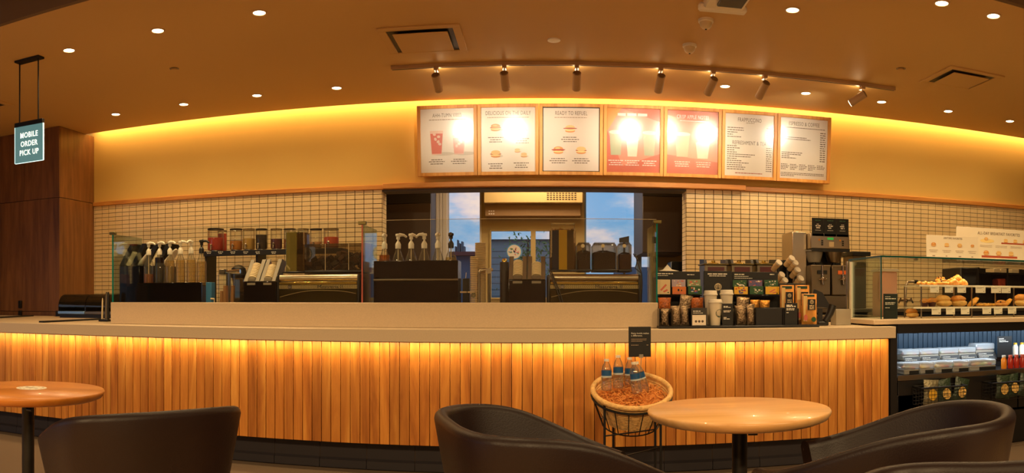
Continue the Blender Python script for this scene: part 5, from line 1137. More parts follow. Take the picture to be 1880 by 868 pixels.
for x_ in (1504, 1542):
    MB().cyl((X(x_), Yw - .006, Z(440.5)), (X(x_), Yw, Z(440.5)), .010, n=12).build('knob', mat('amber_knob', '#d88a2c', .4) if 'amber_knob' not in MT else MT['amber_knob'], t)
    bt = MB(); [bt.box(X(x_ + 5) - .008, X(x_ + 5) + .012, Yw - .004, Yw, Z(443.5 + 3.6 * q), Z(441 + 3.6 * q), b=.001) for q in range(3)]; bt.build('button', black, t)
for k, x_ in enumerate((1501.5, 1538)):
    c = Vector((X(x_), Yw + .10, Z(481))); MB().ring([(.055, 0), (.062, .01), (.088, .10), (.095, .105), (.095, .118), (.08, .12)], 24, c=c).build('brew_funnel', steel if k else frost, t)
    MB().ring([(.02, -.02), (.02, 0)], 12, c=c).build('spout', black, t)
for k, (xa, xb) in enumerate(((1487, 1523), (1525, 1560))):
    u = MB().box(X(xa), X(xb), Yw - .03, Yw + .18, BZ + .132, Z(487), b=.008).build('server', steel_dark, t); xc = X((xa + xb) / 2 + 2)
    MB().box(X(xa) + .0, X(xb) - .0, Yw - .036, Yw - .03, Z(488.5), Z(487), b=.001).build('top_edge', steel, u)
    MB().tube([(xc, Yw - .05, Z(510)), (xc, Yw - .06, Z(523))], .012, 10).cyl((xc - .04, Yw - .045, Z(513)), (xc + .04, Yw - .045, Z(513)), .008, n=10).ball((xc, Yw - .055, Z(512)), .02, .02, .018).cyl((xc, Yw - .045, Z(512)), (xc, Yw - .045, Z(487)), .009, n=12).build('tap', chrome, u)
    MB().box(xc - .05, xc + .05, Yw - .042, Yw - .036, Z(503.5), Z(496.5), b=.001).build('flavour_tag', black if k == 0 else mat('orange_tag', '#d8601c', .5, emit='#d8601c', es=.1), u)
t = thing('brewer_sign', 'black three-panel sign standing on top of the coffee brewer', 'sign', (X(1524), Yw + .02, Z(433)))
for k, (xa, xb) in enumerate(((1491, 1512.7), (1513.2, 1535.3), (1535.8, 1558))):
    p = MB().box(X(xa), X(xb), Yw + .0, Yw + .012, Z(434), Z(400.5), b=.001).build('panel', card_black, t); l = MB(); w_ = X(xb) - X(xa); l.use(mat('sign_green', '#3c6a48', .5) if 'sign_green' not in MT else MT['sign_green'])
    dashes(l, X(xa) + w_ * .15, X(xb) - w_ * .15, Z(405), .007, Yw - .001, 'c', .7, k); l.use(ink_white)
    for q, (y_, h, f) in enumerate(((412, .006, .3), (415, .011, .55), (418.5, .011, .4), (423, .004, .6))): dashes(l, X(xa) + w_ * .1, X(xb) - w_ * .1, Z(y_), h, Yw - .001, 'c', f, k * 7 + q)
    l.build('print', None, p, flat=True)
t = thing('black_tray', 'flat black tray unit on the back bar beyond the brewer', 'tray', (PX(1575, 6.95), 6.95, BZ)); MB().box(PX(1562, 6.95), PX(1595, 6.95), 6.9, 7.2, PZ(1575, 470, 6.95), PZ(1575, 462, 6.95), b=.004).build('top', black, t); MB().box(PX(1566, 6.95), PX(1590, 6.95), 6.95, 7.2, BZ, PZ(1575, 470, 6.95)).build('body', steel_dark, t)
t = thing('steel_prep_table', 'steel framed prep table under the brewer beside the pastry case', 'prep table', (PX(1580, 6.2), 6.25, 0)); 
MB().box(PX(1500, 6.1), PX(1600, 6.1), 6.1, 6.5, .94, .97, b=.004).build('top', steel_dark, t)
for x_ in (1503, 1597):
    for yy_ in (6.13, 6.47): MB().box(PX(x_, 6.1) - .015, PX(x_, 6.1) + .015, yy_ - .015, yy_ + .015, 0, .94).build('leg', steel_dark, t)
t = thing('bay_box', 'small black box on the bay worktop beside the tiled jamb', 'box', (PX(1247, 8.5), 8.5, 1.04)); MB().box(PX(1232, 8.45), PX(1259, 8.45), 8.45, 8.7, 1.04, PZ(1245, 480, 8.45), b=.006).build('box', black, t)
# ================================================================ pastry case and grab-and-go fridge
FX0, FX1, FY = 2.356, 6.6, 4.74; SZ = .968
t = thing('grab_fridge', 'black open-front chilled cabinet with lit shelves under the pastry case', 'fridge', (3.9, 5.1, 0)); fr = t
frm = mat('black_enamel', '#14110f', .35)
MB().box(FX0, FX0 + .06, FY - .02, 5.45, 0, .93, b=.004).build('end_frame', frm, t); MB().box(FX0 + .06, FX1, FY - .02, FY + .1, .868, .934, b=.003).build('header', frm, t)
bluew = mat('blue_grey_liner', '#354a5c', .35, metal=.3)
MB().box(FX0 + .06, FX1, 5.36, 5.45, .0, .93).build('rear_wall', bluew, t)
rb = MB()
for k in range(90): rb.box(FX0 + .08 + k * .045, FX0 + .095 + k * .045, 5.354, 5.36, .5, .868)
o_ = rb.build('liner_rib', bluew, t); o_['kind'] = 'stuff'
MB().box(FX0 + .06, FX1, FY - .02, 5.36, .54, .558, b=.002).build('shelf', frm, t); MB().box(FX0 + .06, FX1, FY - .025, FY - .02, .535, .572).build('shelf_edge', steel_dark, t)
MB().box(FX0 + .06, FX1, 5.12, 5.36, .558, .635, b=.002).build('step', frm, t)
for q in range(4): MB().box(FX0 + .065 + q * 1.05, FX0 + .065 + q * 1.05 + 1.04, FY - .018, FY + .02, .27, .532, b=.002).build('front_panel', frm, t)
MB().box(FX0 + .06, FX1, FY, 5.36, 0, .25).build('base', frm, t); MB().box(FX0 + .06, FX0 + .32, FY - .018, FY + .02, .25, .43, b=.002).build('front_panel', frm, t)
strip('fridge_led', FX0 + .1, FX1, 4.98, .862, 9, .02, (math.radians(20), 0, 0), (.75, .88, 1.0)); pass
t = thing('case_slab', 'pale stone slab that carries the pastry case above the fridge', 'slab', (4.3, 5.1, .934)); MB().box(PX(1602, 4.72), FX1, 4.70, 5.42, .9345, SZ, b=.003).build('slab', quartz, t)
cx0, cy0, cy1, cz1 = 2.31, 4.77, 5.34, 1.418
pc = thing('pastry_case', 'glass pastry case with teal edges and two lit shelves of pastries', 'display case', (4.2, 5.05, SZ)); t = pc
teal_e = mat('teal_glass_rim', '#0f4a44', .15)
MB().box(cx0 + .006, FX1, cy0, cy0 + .006, SZ + .004, cz1 - .008).build('front_pane', clear, t); MB().box(cx0, cx0 + .006, cy0 + .007, cy1, SZ + .004, cz1 - .008).build('side_pane', MT['tinted_glass'], t)
MB().box(cx0, FX1, cy0, cy1, cz1 - .007, cz1 - .001).build('top_pane', clear, t)
MB().box(cx0 - .003, FX1, cy0 - .003, cy0 + .001, cz1 - .010, cz1 + .002).build('front_edge', teal_e, t); MB().box(cx0 - .004, cx0 - .0005, cy0 - .003, cy1, cz1 - .010, cz1 + .002).build('side_edge', teal_e, t); MB().box(cx0 - .003, cx0 + .005, cy0 - .004, cy0 - .0005, SZ + .002, cz1 - .01).build('corner_edge', teal_e, t)
MB().box(cx0 - .012, cx0 + .012, cy1, cy1 + .03, SZ, cz1 - .012, b=.003).build('rear_post', steel, t); MB().box(cx0 - .01, cx0 + .01, cy1 - .06, cy1 - .03, SZ, cz1 - .02, b=.003).build('rear_post', white_pl, t)
sx0 = PX(1682, 4.98); s1, s2 = PZ(1750, 524, 4.95), PZ(1750, 563.5, 4.95)
for z_, x_ in ((s1, sx0), (s2, sx0 - .05)):
    MB().box(x_, FX1, 4.93, 5.24, z_ - .008, z_).build('shelf', glass('frosted_shelf', (.95, .93, .85), .5, .1, density=.35, col=(.75, .68, .5)) if 'frosted_shelf' not in MT else MT['frosted_shelf'], t); MB().box(x_, FX1, 4.924, 4.93, z_ - .010, z_ + .003).build('shelf_edge', white_pl, t)
for x_ in (sx0 + .03, PX(1781, 4.98), PX(1858, 4.98)):
    MB().box(x_ - .004, x_ + .004, 5.22, 5.23, SZ, s1).build('shelf_post', steel, t)
    MB().box(x_ - .004, x_ + .004, 4.95, 4.96, SZ, s1 - .01).build('shelf_post', steel, t)
strip('case_led', cx0 + .3, FX1, 5.0, cz1 - .02, 8, .02, (0, 0, 0), (1, .78, .46))
def tagc(xa, xb, zt, k, row):
    Y = 4.918; t = thing('price_tag', f'white price tag on the {row} pastry shelf, {ORD[k]} from the case corner', 'price tag', (PX((xa + xb) / 2, Y), Y, zt - .058), 'price tags on the pastry shelves')
    MB().box(PX(xa, Y), PX(xb, Y), Y - .002, Y + .0, zt - .052, zt - .0, b=.0005).build('tag', white_pl, t); l = MB().use(ink_dark); X0, X1 = PX(xa, Y), PX(xb, Y)
    for q in range(2): dashes(l, X0 + .006, X1 - .006, zt - .010 - .006 * q, .0022, Y - .0024, 'l', (.9, .6)[q], q + k)
    dashes(l, X1 - .02, X1 - .006, zt - .04, .005, Y - .0024); l.build('print', None, t, flat=True)
for k, (u0, u1) in enumerate(((380, 450), (497, 563), (597, 665), (742, 820), (866, 944), (948, 1020))): tagc(1620 + u0 / 4.338, 1620 + u1 / 4.338, s1 - .004, k, 'upper')
for k, (u0, u1) in enumerate(((392, 465), (507, 577), (625, 693), (797, 865), (888, 955), (1000, 1065))): tagc(1620 + u0 / 4.338, 1620 + u1 / 4.338, s2 - .004, k, 'lower')
br = mat('golden_crust', '#d08a34', .45, bump=.5, bscale=40, noise_amt=.3, nscale=22); br2 = mat('pale_crust', '#e0b060', .5, bump=.4, bscale=40, noise_amt=.2, nscale=22); muf = mat('dark_muffin_cup', '#4a1c18', .5); chip = mat('chocolate_chip', '#3a1c0e', .4)
cheese = mat('melted_cheese', '#d89a34', .4, bump=.6, bscale=60, noise_amt=.4, nscale=40)
def pastry(kind, label, xc, z, w, Y=5.03, group=None):
    X = PX(xc, Y); t = thing(kind, label, {'muffin': 'muffin', 'bagel': 'bagel', 'croissant': 'croissant', 'cookie': 'cookie', 'twist_roll': 'pastry', 'danish': 'pastry', 'bun': 'bun', 'cheese_bread': 'bread'}[kind], (X, Y, z), group)
    if kind == 'muffin':
        MB().ring([(w * .3, 0), (w * .46, w * .5), (w * .4, w * .5)], 16, c=(X, Y, z)).build('paper_cup', muf, t); MB().ball((X, Y, z + w * .6), w * .52, w * .5, w * .32, 14, 8, .12, 8).build('crown', br, t)
    elif kind in ('bagel', 'bun'):
        MB().ball((X, Y, z + w * .22), w * .5, w * .46, w * .22, 16, 8, .08).build('bottom_half', br2, t); MB().ball((X - w * .03, Y + .01, z + w * .46), w * .48, w * .42, w * .24, 16, 8, .1).build('top_half', br if kind == 'bun' else br2, t)
    elif kind == 'croissant':
        m = MB(); n = 7
        for i in range(n):
            a = (i / (n - 1) - .5) * 2.2; q = 1 - abs(i - 3) / 4.6; m.ball((X + w * .5 * math.sin(a), Y + .04 * (1 - math.cos(a)) * 2, z + w * .24 * q), w * .13 + .006, w * .24 * q + .004, w * .26 * q, 10, 7, .05)
        m.build('pastry_body', br, t, sharp=60)
    elif kind == 'twist_roll':
        m = MB(); n = 9
        for i in range(n): u = i / (n - 1) - .5; m.ball((X + w * u, Y + .012 * math.sin(i * 2.2), z + w * .11 + .004 * math.sin(i * 2)), w * .10, w * .13, w * .11 * (1 - .8 * u * u), 8, 6, .1)
        m.build('pastry_body', br, t, sharp=60)
    elif kind == 'danish':
        m = MB(); m.ball((X, Y, z + w * .16), w * .5, w * .42, w * .17, 16, 7, .2, 9); m.ball((X, Y, z + w * .32), w * .36, w * .3, w * .13, 14, 6, .25, 9); m.build('pastry_body', br, t)
        m = MB(); rr = random.Random(int(xc)); [m.ball((X + rr.uniform(-.3, .3) * w, Y - w * rr.uniform(.05, .3), z + w * rr.uniform(.3, .44)), w * .07, w * .06, w * .05, 7, 5) for _ in range(6)]; m.build('topping', chip, t)
    elif kind == 'cookie':
        m = MB(); m.ball((X, Y, z + w * .13), w * .5, w * .42, w * .14, 16, 7, .15, 8); m.build('cookie_body', cheese, t)
        m = MB(); rr = random.Random(int(xc)); [m.ball((X + rr.uniform(-.35, .35) * w, Y - w * rr.uniform(.0, .3), z + w * rr.uniform(.18, .28)), w * .05, w * .05, w * .03, 6, 4) for _ in range(8)]; m.build('chip', chip, t)
    elif kind == 'cheese_bread':
        m = MB(); T_ = Matrix.Translation((X, Y, z + w * .30)) @ Matrix.Rotation(-.7, 4, 'Y'); m.T = T_; m.ball((0, 0, 0), w * .55, w * .4, w * .16, 14, 7, .2, 8); m.build('slice', cheese, t)
    return t
def wpx(n, x_, Y=5.03): return n / F * Y / math.cos((x_ - CX) / F) ** 2
s1z, s2z = s1 + .001, s2 + .001
for (kd, lab, xc, n, lv, Y) in [('twist_roll', 'long golden twist roll at the corner end of the upper shelf', 1700, 28, 0, 5.0), ('twist_roll', 'long golden twist roll lying behind the first on the upper shelf', 1712, 26, 0, 5.12), ('danish', 'danish with dark topping on the upper shelf', 1730, 22, 0, 5.01),
    ('danish', 'danish stacked at the back of the upper shelf', 1727, 20, .028, 5.13), ('croissant', 'croissant at the front of the upper shelf pile', 1752, 22, 0, 4.99), ('croissant', 'croissant beside the front one on the upper shelf', 1768, 22, 0, 5.03), ('croissant', 'croissant on top of the pile on the upper shelf', 1758, 22, .035, 5.06)]:
    pastry(kd, lab, xc, s1z + lv, wpx(n, xc), Y, 'pastries on the upper shelf')
for (kd, lab, xc, n, lv, Y) in [('muffin', 'berry muffin in a dark cup at the corner end of the lower shelf', 1697, 15, 0, 5.0), ('muffin', 'second berry muffin in a dark cup on the lower shelf', 1711, 16, 0, 5.0), ('bagel', 'pale round bagel beside the muffins', 1733, 27, 0, 5.02), ('bun', 'tall golden bun next to the bagel on the lower shelf', 1761, 26, 0, 5.02),
    ('cheese_bread', 'slice of cheese bread leaning on the lower shelf', 1786, 22, 0, 5.03), ('cookie', 'flat golden scone beside the cheese bread', 1803, 22, 0, 5.01), ('cookie', 'flat golden scone with dark chips next to it', 1818, 20, 0, 5.05), ('danish', 'rough golden pastry near the shelf post', 1838, 22, 0, 5.02), ('cheese_bread', 'upright golden slice behind the rough pastry', 1849, 18, .0, 5.12), ('bun', 'golden bun cut by the picture edge on the lower shelf', 1877, 26, 0, 5.02)]:
    pastry(kd, lab, xc, s2z + lv, wpx(n, xc), Y, 'pastries on the lower shelf')
# wrapped pack and sign inside the case, container and tap behind it
pastry('bun', 'wrapped bread roll lying on the case floor near the corner', 1675, SZ + .001, wpx(22, 1675), 5.08)
t = infocard('case_sign', 'dark green sign standing inside the case corner', 1622, 1648, 539, 585, 4.86, [(.12, .004, .5, ink_white), (.2, .006, .95, ink_white), (.36, .006, .9, ink_white), (.42, .006, .8, ink_white), (.56, .005, .4, ink_white)], mat('dark_green_card', '#0e2018', .5))
t = thing('clear_bucket', 'pinkish clear container standing behind the case corner', 'container', (PX(1625, 5.75), 5.75, .97)); 
MB().box(PX(1612, 5.7), PX(1640, 5.7), 5.62, 5.82, .97, PZ(1626, 499, 5.7), b=.01).build('container', glass('rosy_container', (.9, .72, .62), .4, .05, density=.4, col=(.7, .42, .3)), t); MB().box(PX(1610, 5.7), PX(1642, 5.7), 5.61, 5.83, PZ(1626, 499, 5.7), PZ(1626, 494, 5.7), b=.003).build('lid', frost, t)
MB().box(PX(1600, 5.7), PX(1660, 5.7), 5.55, 5.9, .90, .97).build('stand_top', steel_dark, t)
for x_ in (1603, 1657): MB().box(PX(x_, 5.7) - .015, PX(x_, 5.7) + .015, 5.58, 5.87, 0, .90).build('stand_leg', steel_dark, t)
Yu = 6.78; t = thing('sink_tap', 'tall bent steel tap with cross handles seen through the pastry case', 'tap', (PX(1664, Yu), Yu, 1.02)); 
MB().tube([(PX(1663, Yu), Yu, 1.02), px(1662, 555, Yu), px(1663, 524, Yu), px(1667, 517, Yu), px(1681, 517, Yu)], .012, 10).build('spout', steel, t); MB().cyl(px(1652, 551, Yu), px(1674, 551, Yu), .012, n=10).cyl(px(1650, 556, Yu), px(1654, 547, Yu), .009, n=8).cyl(px(1672, 547, Yu), px(1676, 556, Yu), .009, n=8).ball(px(1663, 552, Yu), .022, .022, .03).build('cross_handle', chrome, t)
MB().cyl(px(1679, 517, Yu), px(1684, 517, Yu), .02, n=12).build('nozzle', black, t)
t = thing('speed_oven', 'black oven unit behind the pastry shelves', 'oven', (PX(1780, 6.8), 6.95, 1.02)); MB().box(PX(1764, 6.8), PX(1797, 6.8), 6.8, 7.2, 1.02, PZ(1780, 491, 6.8), b=.01).build('body', black, t); MB().box(PX(1768, 6.8), PX(1792, 6.8), 6.795, 6.8, 1.08, PZ(1780, 500, 6.8), b=.002).build('door', black_gloss, t)
t = thing('stock_shelf', 'dark stock shelf with stacked cream cartons behind the case', 'shelf', (PX(1850, 6.9), 7.0, 1.02))
for z_ in (PZ(1850, 530, 6.9), PZ(1850, 503, 6.9)): MB().box(PX(1798, 6.9), PX(1905, 6.9), 6.9, 7.25, z_, z_ + .015).build('board', black, t)
for x_ in (1799, 1852, 1903): MB().box(PX(x_, 6.9) - .01, PX(x_, 6.9) + .01, 6.92, 7.2, 1.02, PZ(1850, 492, 6.9)).build('upright', black, t)
MB().box(PX(1798, 6.9), PX(1905, 6.9), 7.2, 7.25, 1.02, PZ(1850, 491, 6.9)).build('back_board', black, t)
for k, (xa, xb) in enumerate(((1823, 1834), (1836, 1848), (1856, 1869))):
    z_ = PZ(1850, 503, 6.9) + .015; tag(MB().box(PX(xa, 6.95), PX(xb, 6.95), 6.93, 7.1, z_, z_ + .045, b=.003).build('carton', cream_pl), ['cream carton on the stock shelf, nearest the oven', 'cream carton in the middle of the stock shelf', 'cream carton by the shelf upright'][k], 'carton', 'cartons on the stock shelf')
z_ = PZ(1850, 530, 6.9) + .015; t = thing('red_snack_pack', 'reddish snack pack on the stock shelf behind the case', 'snack pack', (PX(1842, 6.95), 7.0, z_)); MB().box(PX(1833, 6.95), PX(1852, 6.95), 6.95, 7.08, z_, z_ + .10, b=.012).build('pack', mat('red_snack', '#a83c20', .4, bump=.8, bscale=50, noise_amt=.4, nscale=30), t)
# picture boards on top of the case
def poster(label, x0, x1, ya, Y, title, rows, name='picture_board'):
    X0, X1 = PX(x0, Y), PX(x1, Y); z0 = cz1 + .003; z1 = PZ((x0 + min(x1, 1880)) / 2, ya, Y); t = thing(name, label, 'picture board', ((X0 + X1) / 2, Y, z0)); w, h = X1 - X0, z1 - z0
    MB().box(X0, X1, Y, Y + .006, z0, z1, b=.001).build('board', mat('matte_paper', '#e8dcc4', .6) if 'matte_paper' not in MT else MT['matte_paper'], t)
    text(title[0], title[1], (X0 + w * title[2], Y - .001, z0 + h * title[3]), t, ink_dark, sx=.75, space=1.15); P = MB()
    rows(P, X0, z0, w, h, Y - .001); P.build('print', None, t, flat=True); return t
def rowsA(P, X, z, w, h, y):
    for i in range(4):
        sandwich(P, X + w * (.13 + .25 * i), z + h * .60, .026 if i < 3 else .02, y, (0, 2, 1, 0)[i]); P.use(inkl)
        for q in range(2): dashes(P, X + w * (.04 + .25 * i), X + w * (.22 + .25 * i), z + h * (.36 - .07 * q), .004, y, 'c', (.9, .7)[q], i + q)
        dashes(P, X + w * (.1 + .25 * i), X + w * (.17 + .25 * i), z + h * .12, .008, y, 'c', .7, i)
poster('smaller white picture board titled anytime favorites on the case top', 1701, 1796, 433, 4.95, ('ANYTIME FAVORITES', .021, .5, .89), rowsA)
def rowsB(P, X, z, w, h, y):
    P.use(eggm).ell(X + w * .27, z + h * .62, .07, .016, y); sandwich(P, X + w * .26, z + h * .68, .022, y - .001, 1)
    P.use(fillm).rect(X + w * .40, X + w * .74, z + h * .55, z + h * .59, y); P.rect(X + w * .22, X + w * .55, z + h * .12, z + h * .18, y)
    for i in range(4): sandwich(P, X + w * (.44 + .09 * i), z + h * .65, .026, y - .001, 2)
    for i in range(3): sandwich(P, X + w * (.26 + .115 * i), z + h * .26, .032, y - .001, i)
    P.use(eggm).ell(X + w * .70, z + h * .2, .07, .02, y); sandwich(P, X + w * .70, z + h * .27, .03, y - .001, 0); P.use(inkl)
    for i in range(5):
        for q in range(2): dashes(P, X + w * (.2 + .14 * i), X + w * (.32 + .14 * i), z + h * (.48 - .04 * q), .004, y, 'c', .9, i + q)
poster('larger white picture board titled all-day breakfast favorites behind the small one', 1756, 1950, 419, 5.12, ('ALL-DAY BREAKFAST FAVORITES', .034, .38, .84), rowsB)
# ---- fridge contents
pack_pl = glass('pack_plastic', (.95, .96, .96), .6, .10, rough=.08, density=.32, col=(.8, .85, .88)); fruits = [mat('berry', '#b83040', .4), mat('dark_raisin', '#3a2030', .5), mat('egg_yellow', '#e8b840', .45), mat('pale_cheese', '#e6cf9a', .5), mat('almond', '#a8683a', .5), mat('salmon', '#dc8a5a', .45), mat('grape_green', '#8aa04a', .4)]
def pack(label, xa, xb, z, h, Y, seed, grp, tagz=None, d=.13):
    X0, X1 = PX(xa, Y) + .002, PX(xb, Y) - .002; t = thing('snack_box', label, 'snack box', ((X0 + X1) / 2, Y + d / 2, z), grp)
    MB().box(X0 + .003, X1 - .003, Y + .003, Y + d - .003, z, z + h * .45, b=.006).build('tray', frost, t); MB().box(X0, X1, Y, Y + d, z + h * .45, z + h, b=.009).build('clear_lid', pack_pl, t)
    r = random.Random(seed); m = MB()
    for q in range(9): m.use(fruits[(seed + q * (1 + seed % 3)) % 7]).ball((X0 + .02 + (X1 - X0 - .04) * (q % 3 + r.uniform(.2, .8)) / 3, Y + .025 + .035 * (q // 3), z + h * .55), .017, .016, .013, 9, 6, .1)
    m.build('food', None, t)
    if tagz: 
        MB().add([(X0 + .003, Y - .035, z - .028), (X1 - .003, Y - .035, z - .028), (X1 - .003, Y - .008, z + .028), (X0 + .003, Y - .008, z + .028), (X0 + .003, Y - .033, z - .028), (X1 - .003, Y - .033, z - .028), (X1 - .003, Y - .006, z + .028), (X0 + .003, Y - .006, z + .028)],
                 [(0, 1, 2, 3), (7, 6, 5, 4), (0, 4, 5, 1), (1, 5, 6, 2), (2, 6, 7, 3), (3, 7, 4, 0)]).build('name_card', card_black, t)
        l = MB().use(ink_white); [dashes(l, X0 + .012, X1 - .02, z + .016 - .012 * q, .004, Y - .016 - .006 * q - .001, 'l', (.5, .9, .6)[q], seed + q) for q in range(3)]; l.build('print', None, t, flat=True)
    elif tagz is not None:
        MB().box(X0 + (X1 - X0) * .35, X1 - .01, Y - .004, Y - .001, z + .002, z + .028).build('name_card', card_black, t)
for k, (xa, xb) in enumerate(((1657, 1689), (1689, 1725), (1726, 1761), (1761, 1793), (1792, 1827))): pack(f'clear snack box with fruit on the rear step of the fridge, {ORD[k]} from the frame', xa, xb, .637 + (.012 if k == 4 else 0), .085 + (.015 if k == 4 else 0), 5.14, k + 1, 'snack boxes on the rear step', True)
for k, (xa, xb) in enumerate(((1659, 1689), (1689, 1716), (1717, 1750), (1750, 1780), (1780, 1830))): pack(f'clear snack box at the shelf front of the fridge, {ORD[k]} from the frame', xa, xb, .5585, .085, 4.86, k + 8, 'snack boxes at the shelf front', False)
infocard('fridge_sign', 'tall black sign standing on the fridge step beside the juices', 1831, 1858, 617, 655, 5.10, [(.12, .005, .4, ink_white), (.2, .004, .6, ink_white), (.26, .004, .8, ink_white)])
ZJ = .5585; cols = [('orange', '#e0801c', 1843, 6.5), ('red', '#b02c18', 1855, 6), ('red', '#a8281a', 1866, 6), ('red', '#b0301c', 1877, 6)]
for k, (n_, c_, x_, hw) in enumerate(cols):
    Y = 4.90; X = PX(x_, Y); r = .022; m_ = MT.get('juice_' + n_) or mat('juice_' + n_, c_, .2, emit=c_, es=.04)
    t = thing('juice_bottle', ['orange juice bottle with a white cap at the end of the snack boxes', 'red juice bottle beside the orange one', 'red juice bottle, second after the orange one', 'red juice bottle cut by the picture edge'][k], 'juice bottle', (X, Y, ZJ), 'juice bottles')
    MB().ring([(r, 0), (r * 1.05, .01), (r * 1.05, .07), (r * .7, .085), (r * .68, .09)], 16, c=(X, Y, ZJ)).build('bottle', m_, t); MB().ring([(r * .75, .09), (r * .75, .106), (0, .107)], 16, c=(X, Y, ZJ)).build('cap', white_pl if k == 0 else gc['rose'], t)
for k, x_ in enumerate((1864, 1876)):
    Y = 5.17; X = PX(x_, Y); t = thing('milk_bottle', ['white bottle with a yellow cap on the rear step beside the black sign', 'second white bottle with a yellow cap on the rear step'][k], 'bottle', (X, Y, .637), 'yellow capped bottles')
    MB().ring([(.024, 0), (.024, .07), (.015, .09)], 14, c=(X, Y, .637)).build('bottle', white_pl, t); MB().ring([(.016, .09), (.016, .105), (0, .106)], 14, c=(X, Y, .637)).build('cap', gc['yellow'], t)
# wire baskets with snack bags
for k, (xa, xb) in enumerate(((1692, 1775), (1822, 1925))):
    Y0, Y1 = 4.585, 4.712; X0, X1 = PX(xa, Y0), PX(xb, Y0); z0, z1 = .36, .488
    t = thing('wire_basket', ['black wire basket of snack bags at the frame end of the fridge', 'black wire basket of snack bags at the far end of the fridge'][k], 'wire basket', ((X0 + X1) / 2, 4.65, z0), 'wire baskets in the fridge')
    MB().tube([(X0, Y0, z1), (X1, Y0, z1), (X1, Y1, z1), (X0, Y1, z1)], .007, 6, closed=True).build('rim', black_metal, t); m = MB()
    for q in range(5): z = z0 + (z1 - z0) * q / 5 + .003; m.tube([(X0, Y0, z), (X1, Y0, z), (X1, Y1, z), (X0, Y1, z)], .002, 4, closed=True)
    n = 14
    for q in range(n + 1): x = X0 + (X1 - X0) * q / n; m.cyl((x, Y0, z0), (x, Y0, z1), .0018, n=4).cyl((x, Y1, z0), (x, Y1, z1), .0018, n=4)
    for q in range(1, 3): y = Y0 + (Y1 - Y0) * q / 3; m.cyl((X0, y, z0), (X0, y, z1), .0018, n=4).cyl((X1, y, z0), (X1, y, z1), .0018, n=4)
    o_ = m.build('wire_mesh', black_metal, t); o_['kind'] = 'stuff'
sbm = mat('snack_bag_green', '#2c3a2a', .3, bump=.6, bscale=50); sbt = mat('snack_bag_silver', '#8c8468', .3, metal=.5, bump=.8, bscale=60); pop = mat('popcorn', '#e8bc68', .6, bump=1, bscale=70, noise_amt=.5, nscale=50)
for k, (xc, m_, lab, yk) in enumerate(((1709, sbt, 'silver topped snack bag with a golden window, first in the wire baskets', 4.635), (1738, sbm, 'dark green snack bag with a popcorn window in the first basket', 4.64), (1760, sbm, 'dark green snack bag leaning at the end of the first basket', 4.675), (1840, sbm, 'dark green snack bag with a popcorn window in the second basket', 4.635), (1862, sbm, 'dark green snack bag behind in the second basket', 4.675), (1880, sbm, 'dark green snack bag cut by the picture edge', 4.64))):
    X = PX(xc, yk); t, T_ = bag('snack_bag', lab, 'snack bag', X, yk, .364, .125, .175, .05, m_, 'snack bags in the wire baskets', (.05, -.15, .25, .1, -.1, .2)[k], -.06)
    l = MB(); l.T = T_; l.use(gc['yellow'] if k == 0 else pop).ell(0, .07, .034, .04, -.028, 16); l.build('window_print', None, t, flat=True)
# ================================================================ basket of water bottles in front of the counter
wick = mat('woven_cane', '#dcae6a', .6, bump=.6, bscale=90, noise_amt=.2, nscale=40); shredm = mat('shredded_paper', '#d88a3c', .7); wat = glass('water_bottle', (.93, .94, .93), .7, .09, density=.05, col=(.8, .75, .65))
BC = px(1160, 716, 3.92); TL = math.radians(20); RT = Matrix.Translation(BC) @ Matrix.Rotation(TL, 4, 'X')
t = thing('cane_basket', 'round cane basket with a thick pale rim tilted towards the tables', 'basket', (BC.x, BC.y, BC.z - .2))
m = MB(); m.T = RT; R0 = .205; m.tube([(R0 * math.cos(2 * PI * i / 40), R0 * math.sin(2 * PI * i / 40), 0) for i in range(40)], .014, 10, closed=True); m.build('rim', wick, t)
m = MB(); m.T = RT
for k in range(13): z = -.012 - .0125 * k; r = R0 - .004 - .068 * (k / 12) ** 1.2; m.tube([(r * math.cos(2 * PI * i / 32), r * math.sin(2 * PI * i / 32), z) for i in range(32)], .0072, 6, closed=True)
m.ring([(0.0, -.168), (.136, -.168), (.136, -.160), (0, -.16)], 28); m.build('woven_wall', wick, t)
m = MB(); m.T = RT; rr = random.Random(11)
for k in range(900):
    a = rr.uniform(0, 2 * PI); q = .185 * math.sqrt(rr.random()); p = Vector((q * math.cos(a), q * math.sin(a), -.045 + rr.uniform(-.012, .022) + .02 * (1 - q / .185)))
    d = Vector((rr.uniform(-1, 1), rr.uniform(-1, 1), rr.uniform(-.5, .8))).normalized() * .014; s = d.orthogonal().normalized() * .0022; e = Vector((rr.uniform(-1, 1), rr.uniform(-1, 1), rr.uniform(0, 1))) * .008
    m.add([p - d - s, p - d + s, p + e + s, p + e - s, p + d + s, p + d - s], [(0, 1, 2, 3), (3, 2, 4, 5)])
m.ring([(0, -.055), (.185, -.055)], 24)
o_ = m.build('shredded_paper', shredm, t, flat=True); o_['kind'] = 'stuff'
st = thing('basket_stand', 'black wire stand with thin legs that carries the cane basket', 'stand', (BC.x, BC.y, 0))
m = MB(); m.T = RT; m.tube([((R0 + .006) * math.cos(2 * PI * i / 36), (R0 + .006) * math.sin(2 * PI * i / 36), -.028) for i in range(36)], .006, 8, closed=True); m.build('upper_ring', black_metal, st)
m = MB(); m.T = RT; m.tube([(.155 * math.cos(2 * PI * i / 30), .155 * math.sin(2 * PI * i / 30), -.185) for i in range(30)], .004, 6, closed=True)
for i in range(18): a = 2 * PI * i / 18; m.cyl(((R0 + .006) * math.cos(a), (R0 + .006) * math.sin(a), -.028), (.155 * math.cos(a), .155 * math.sin(a), -.185), .0028, n=5)
m.build('cage', black_metal, st)
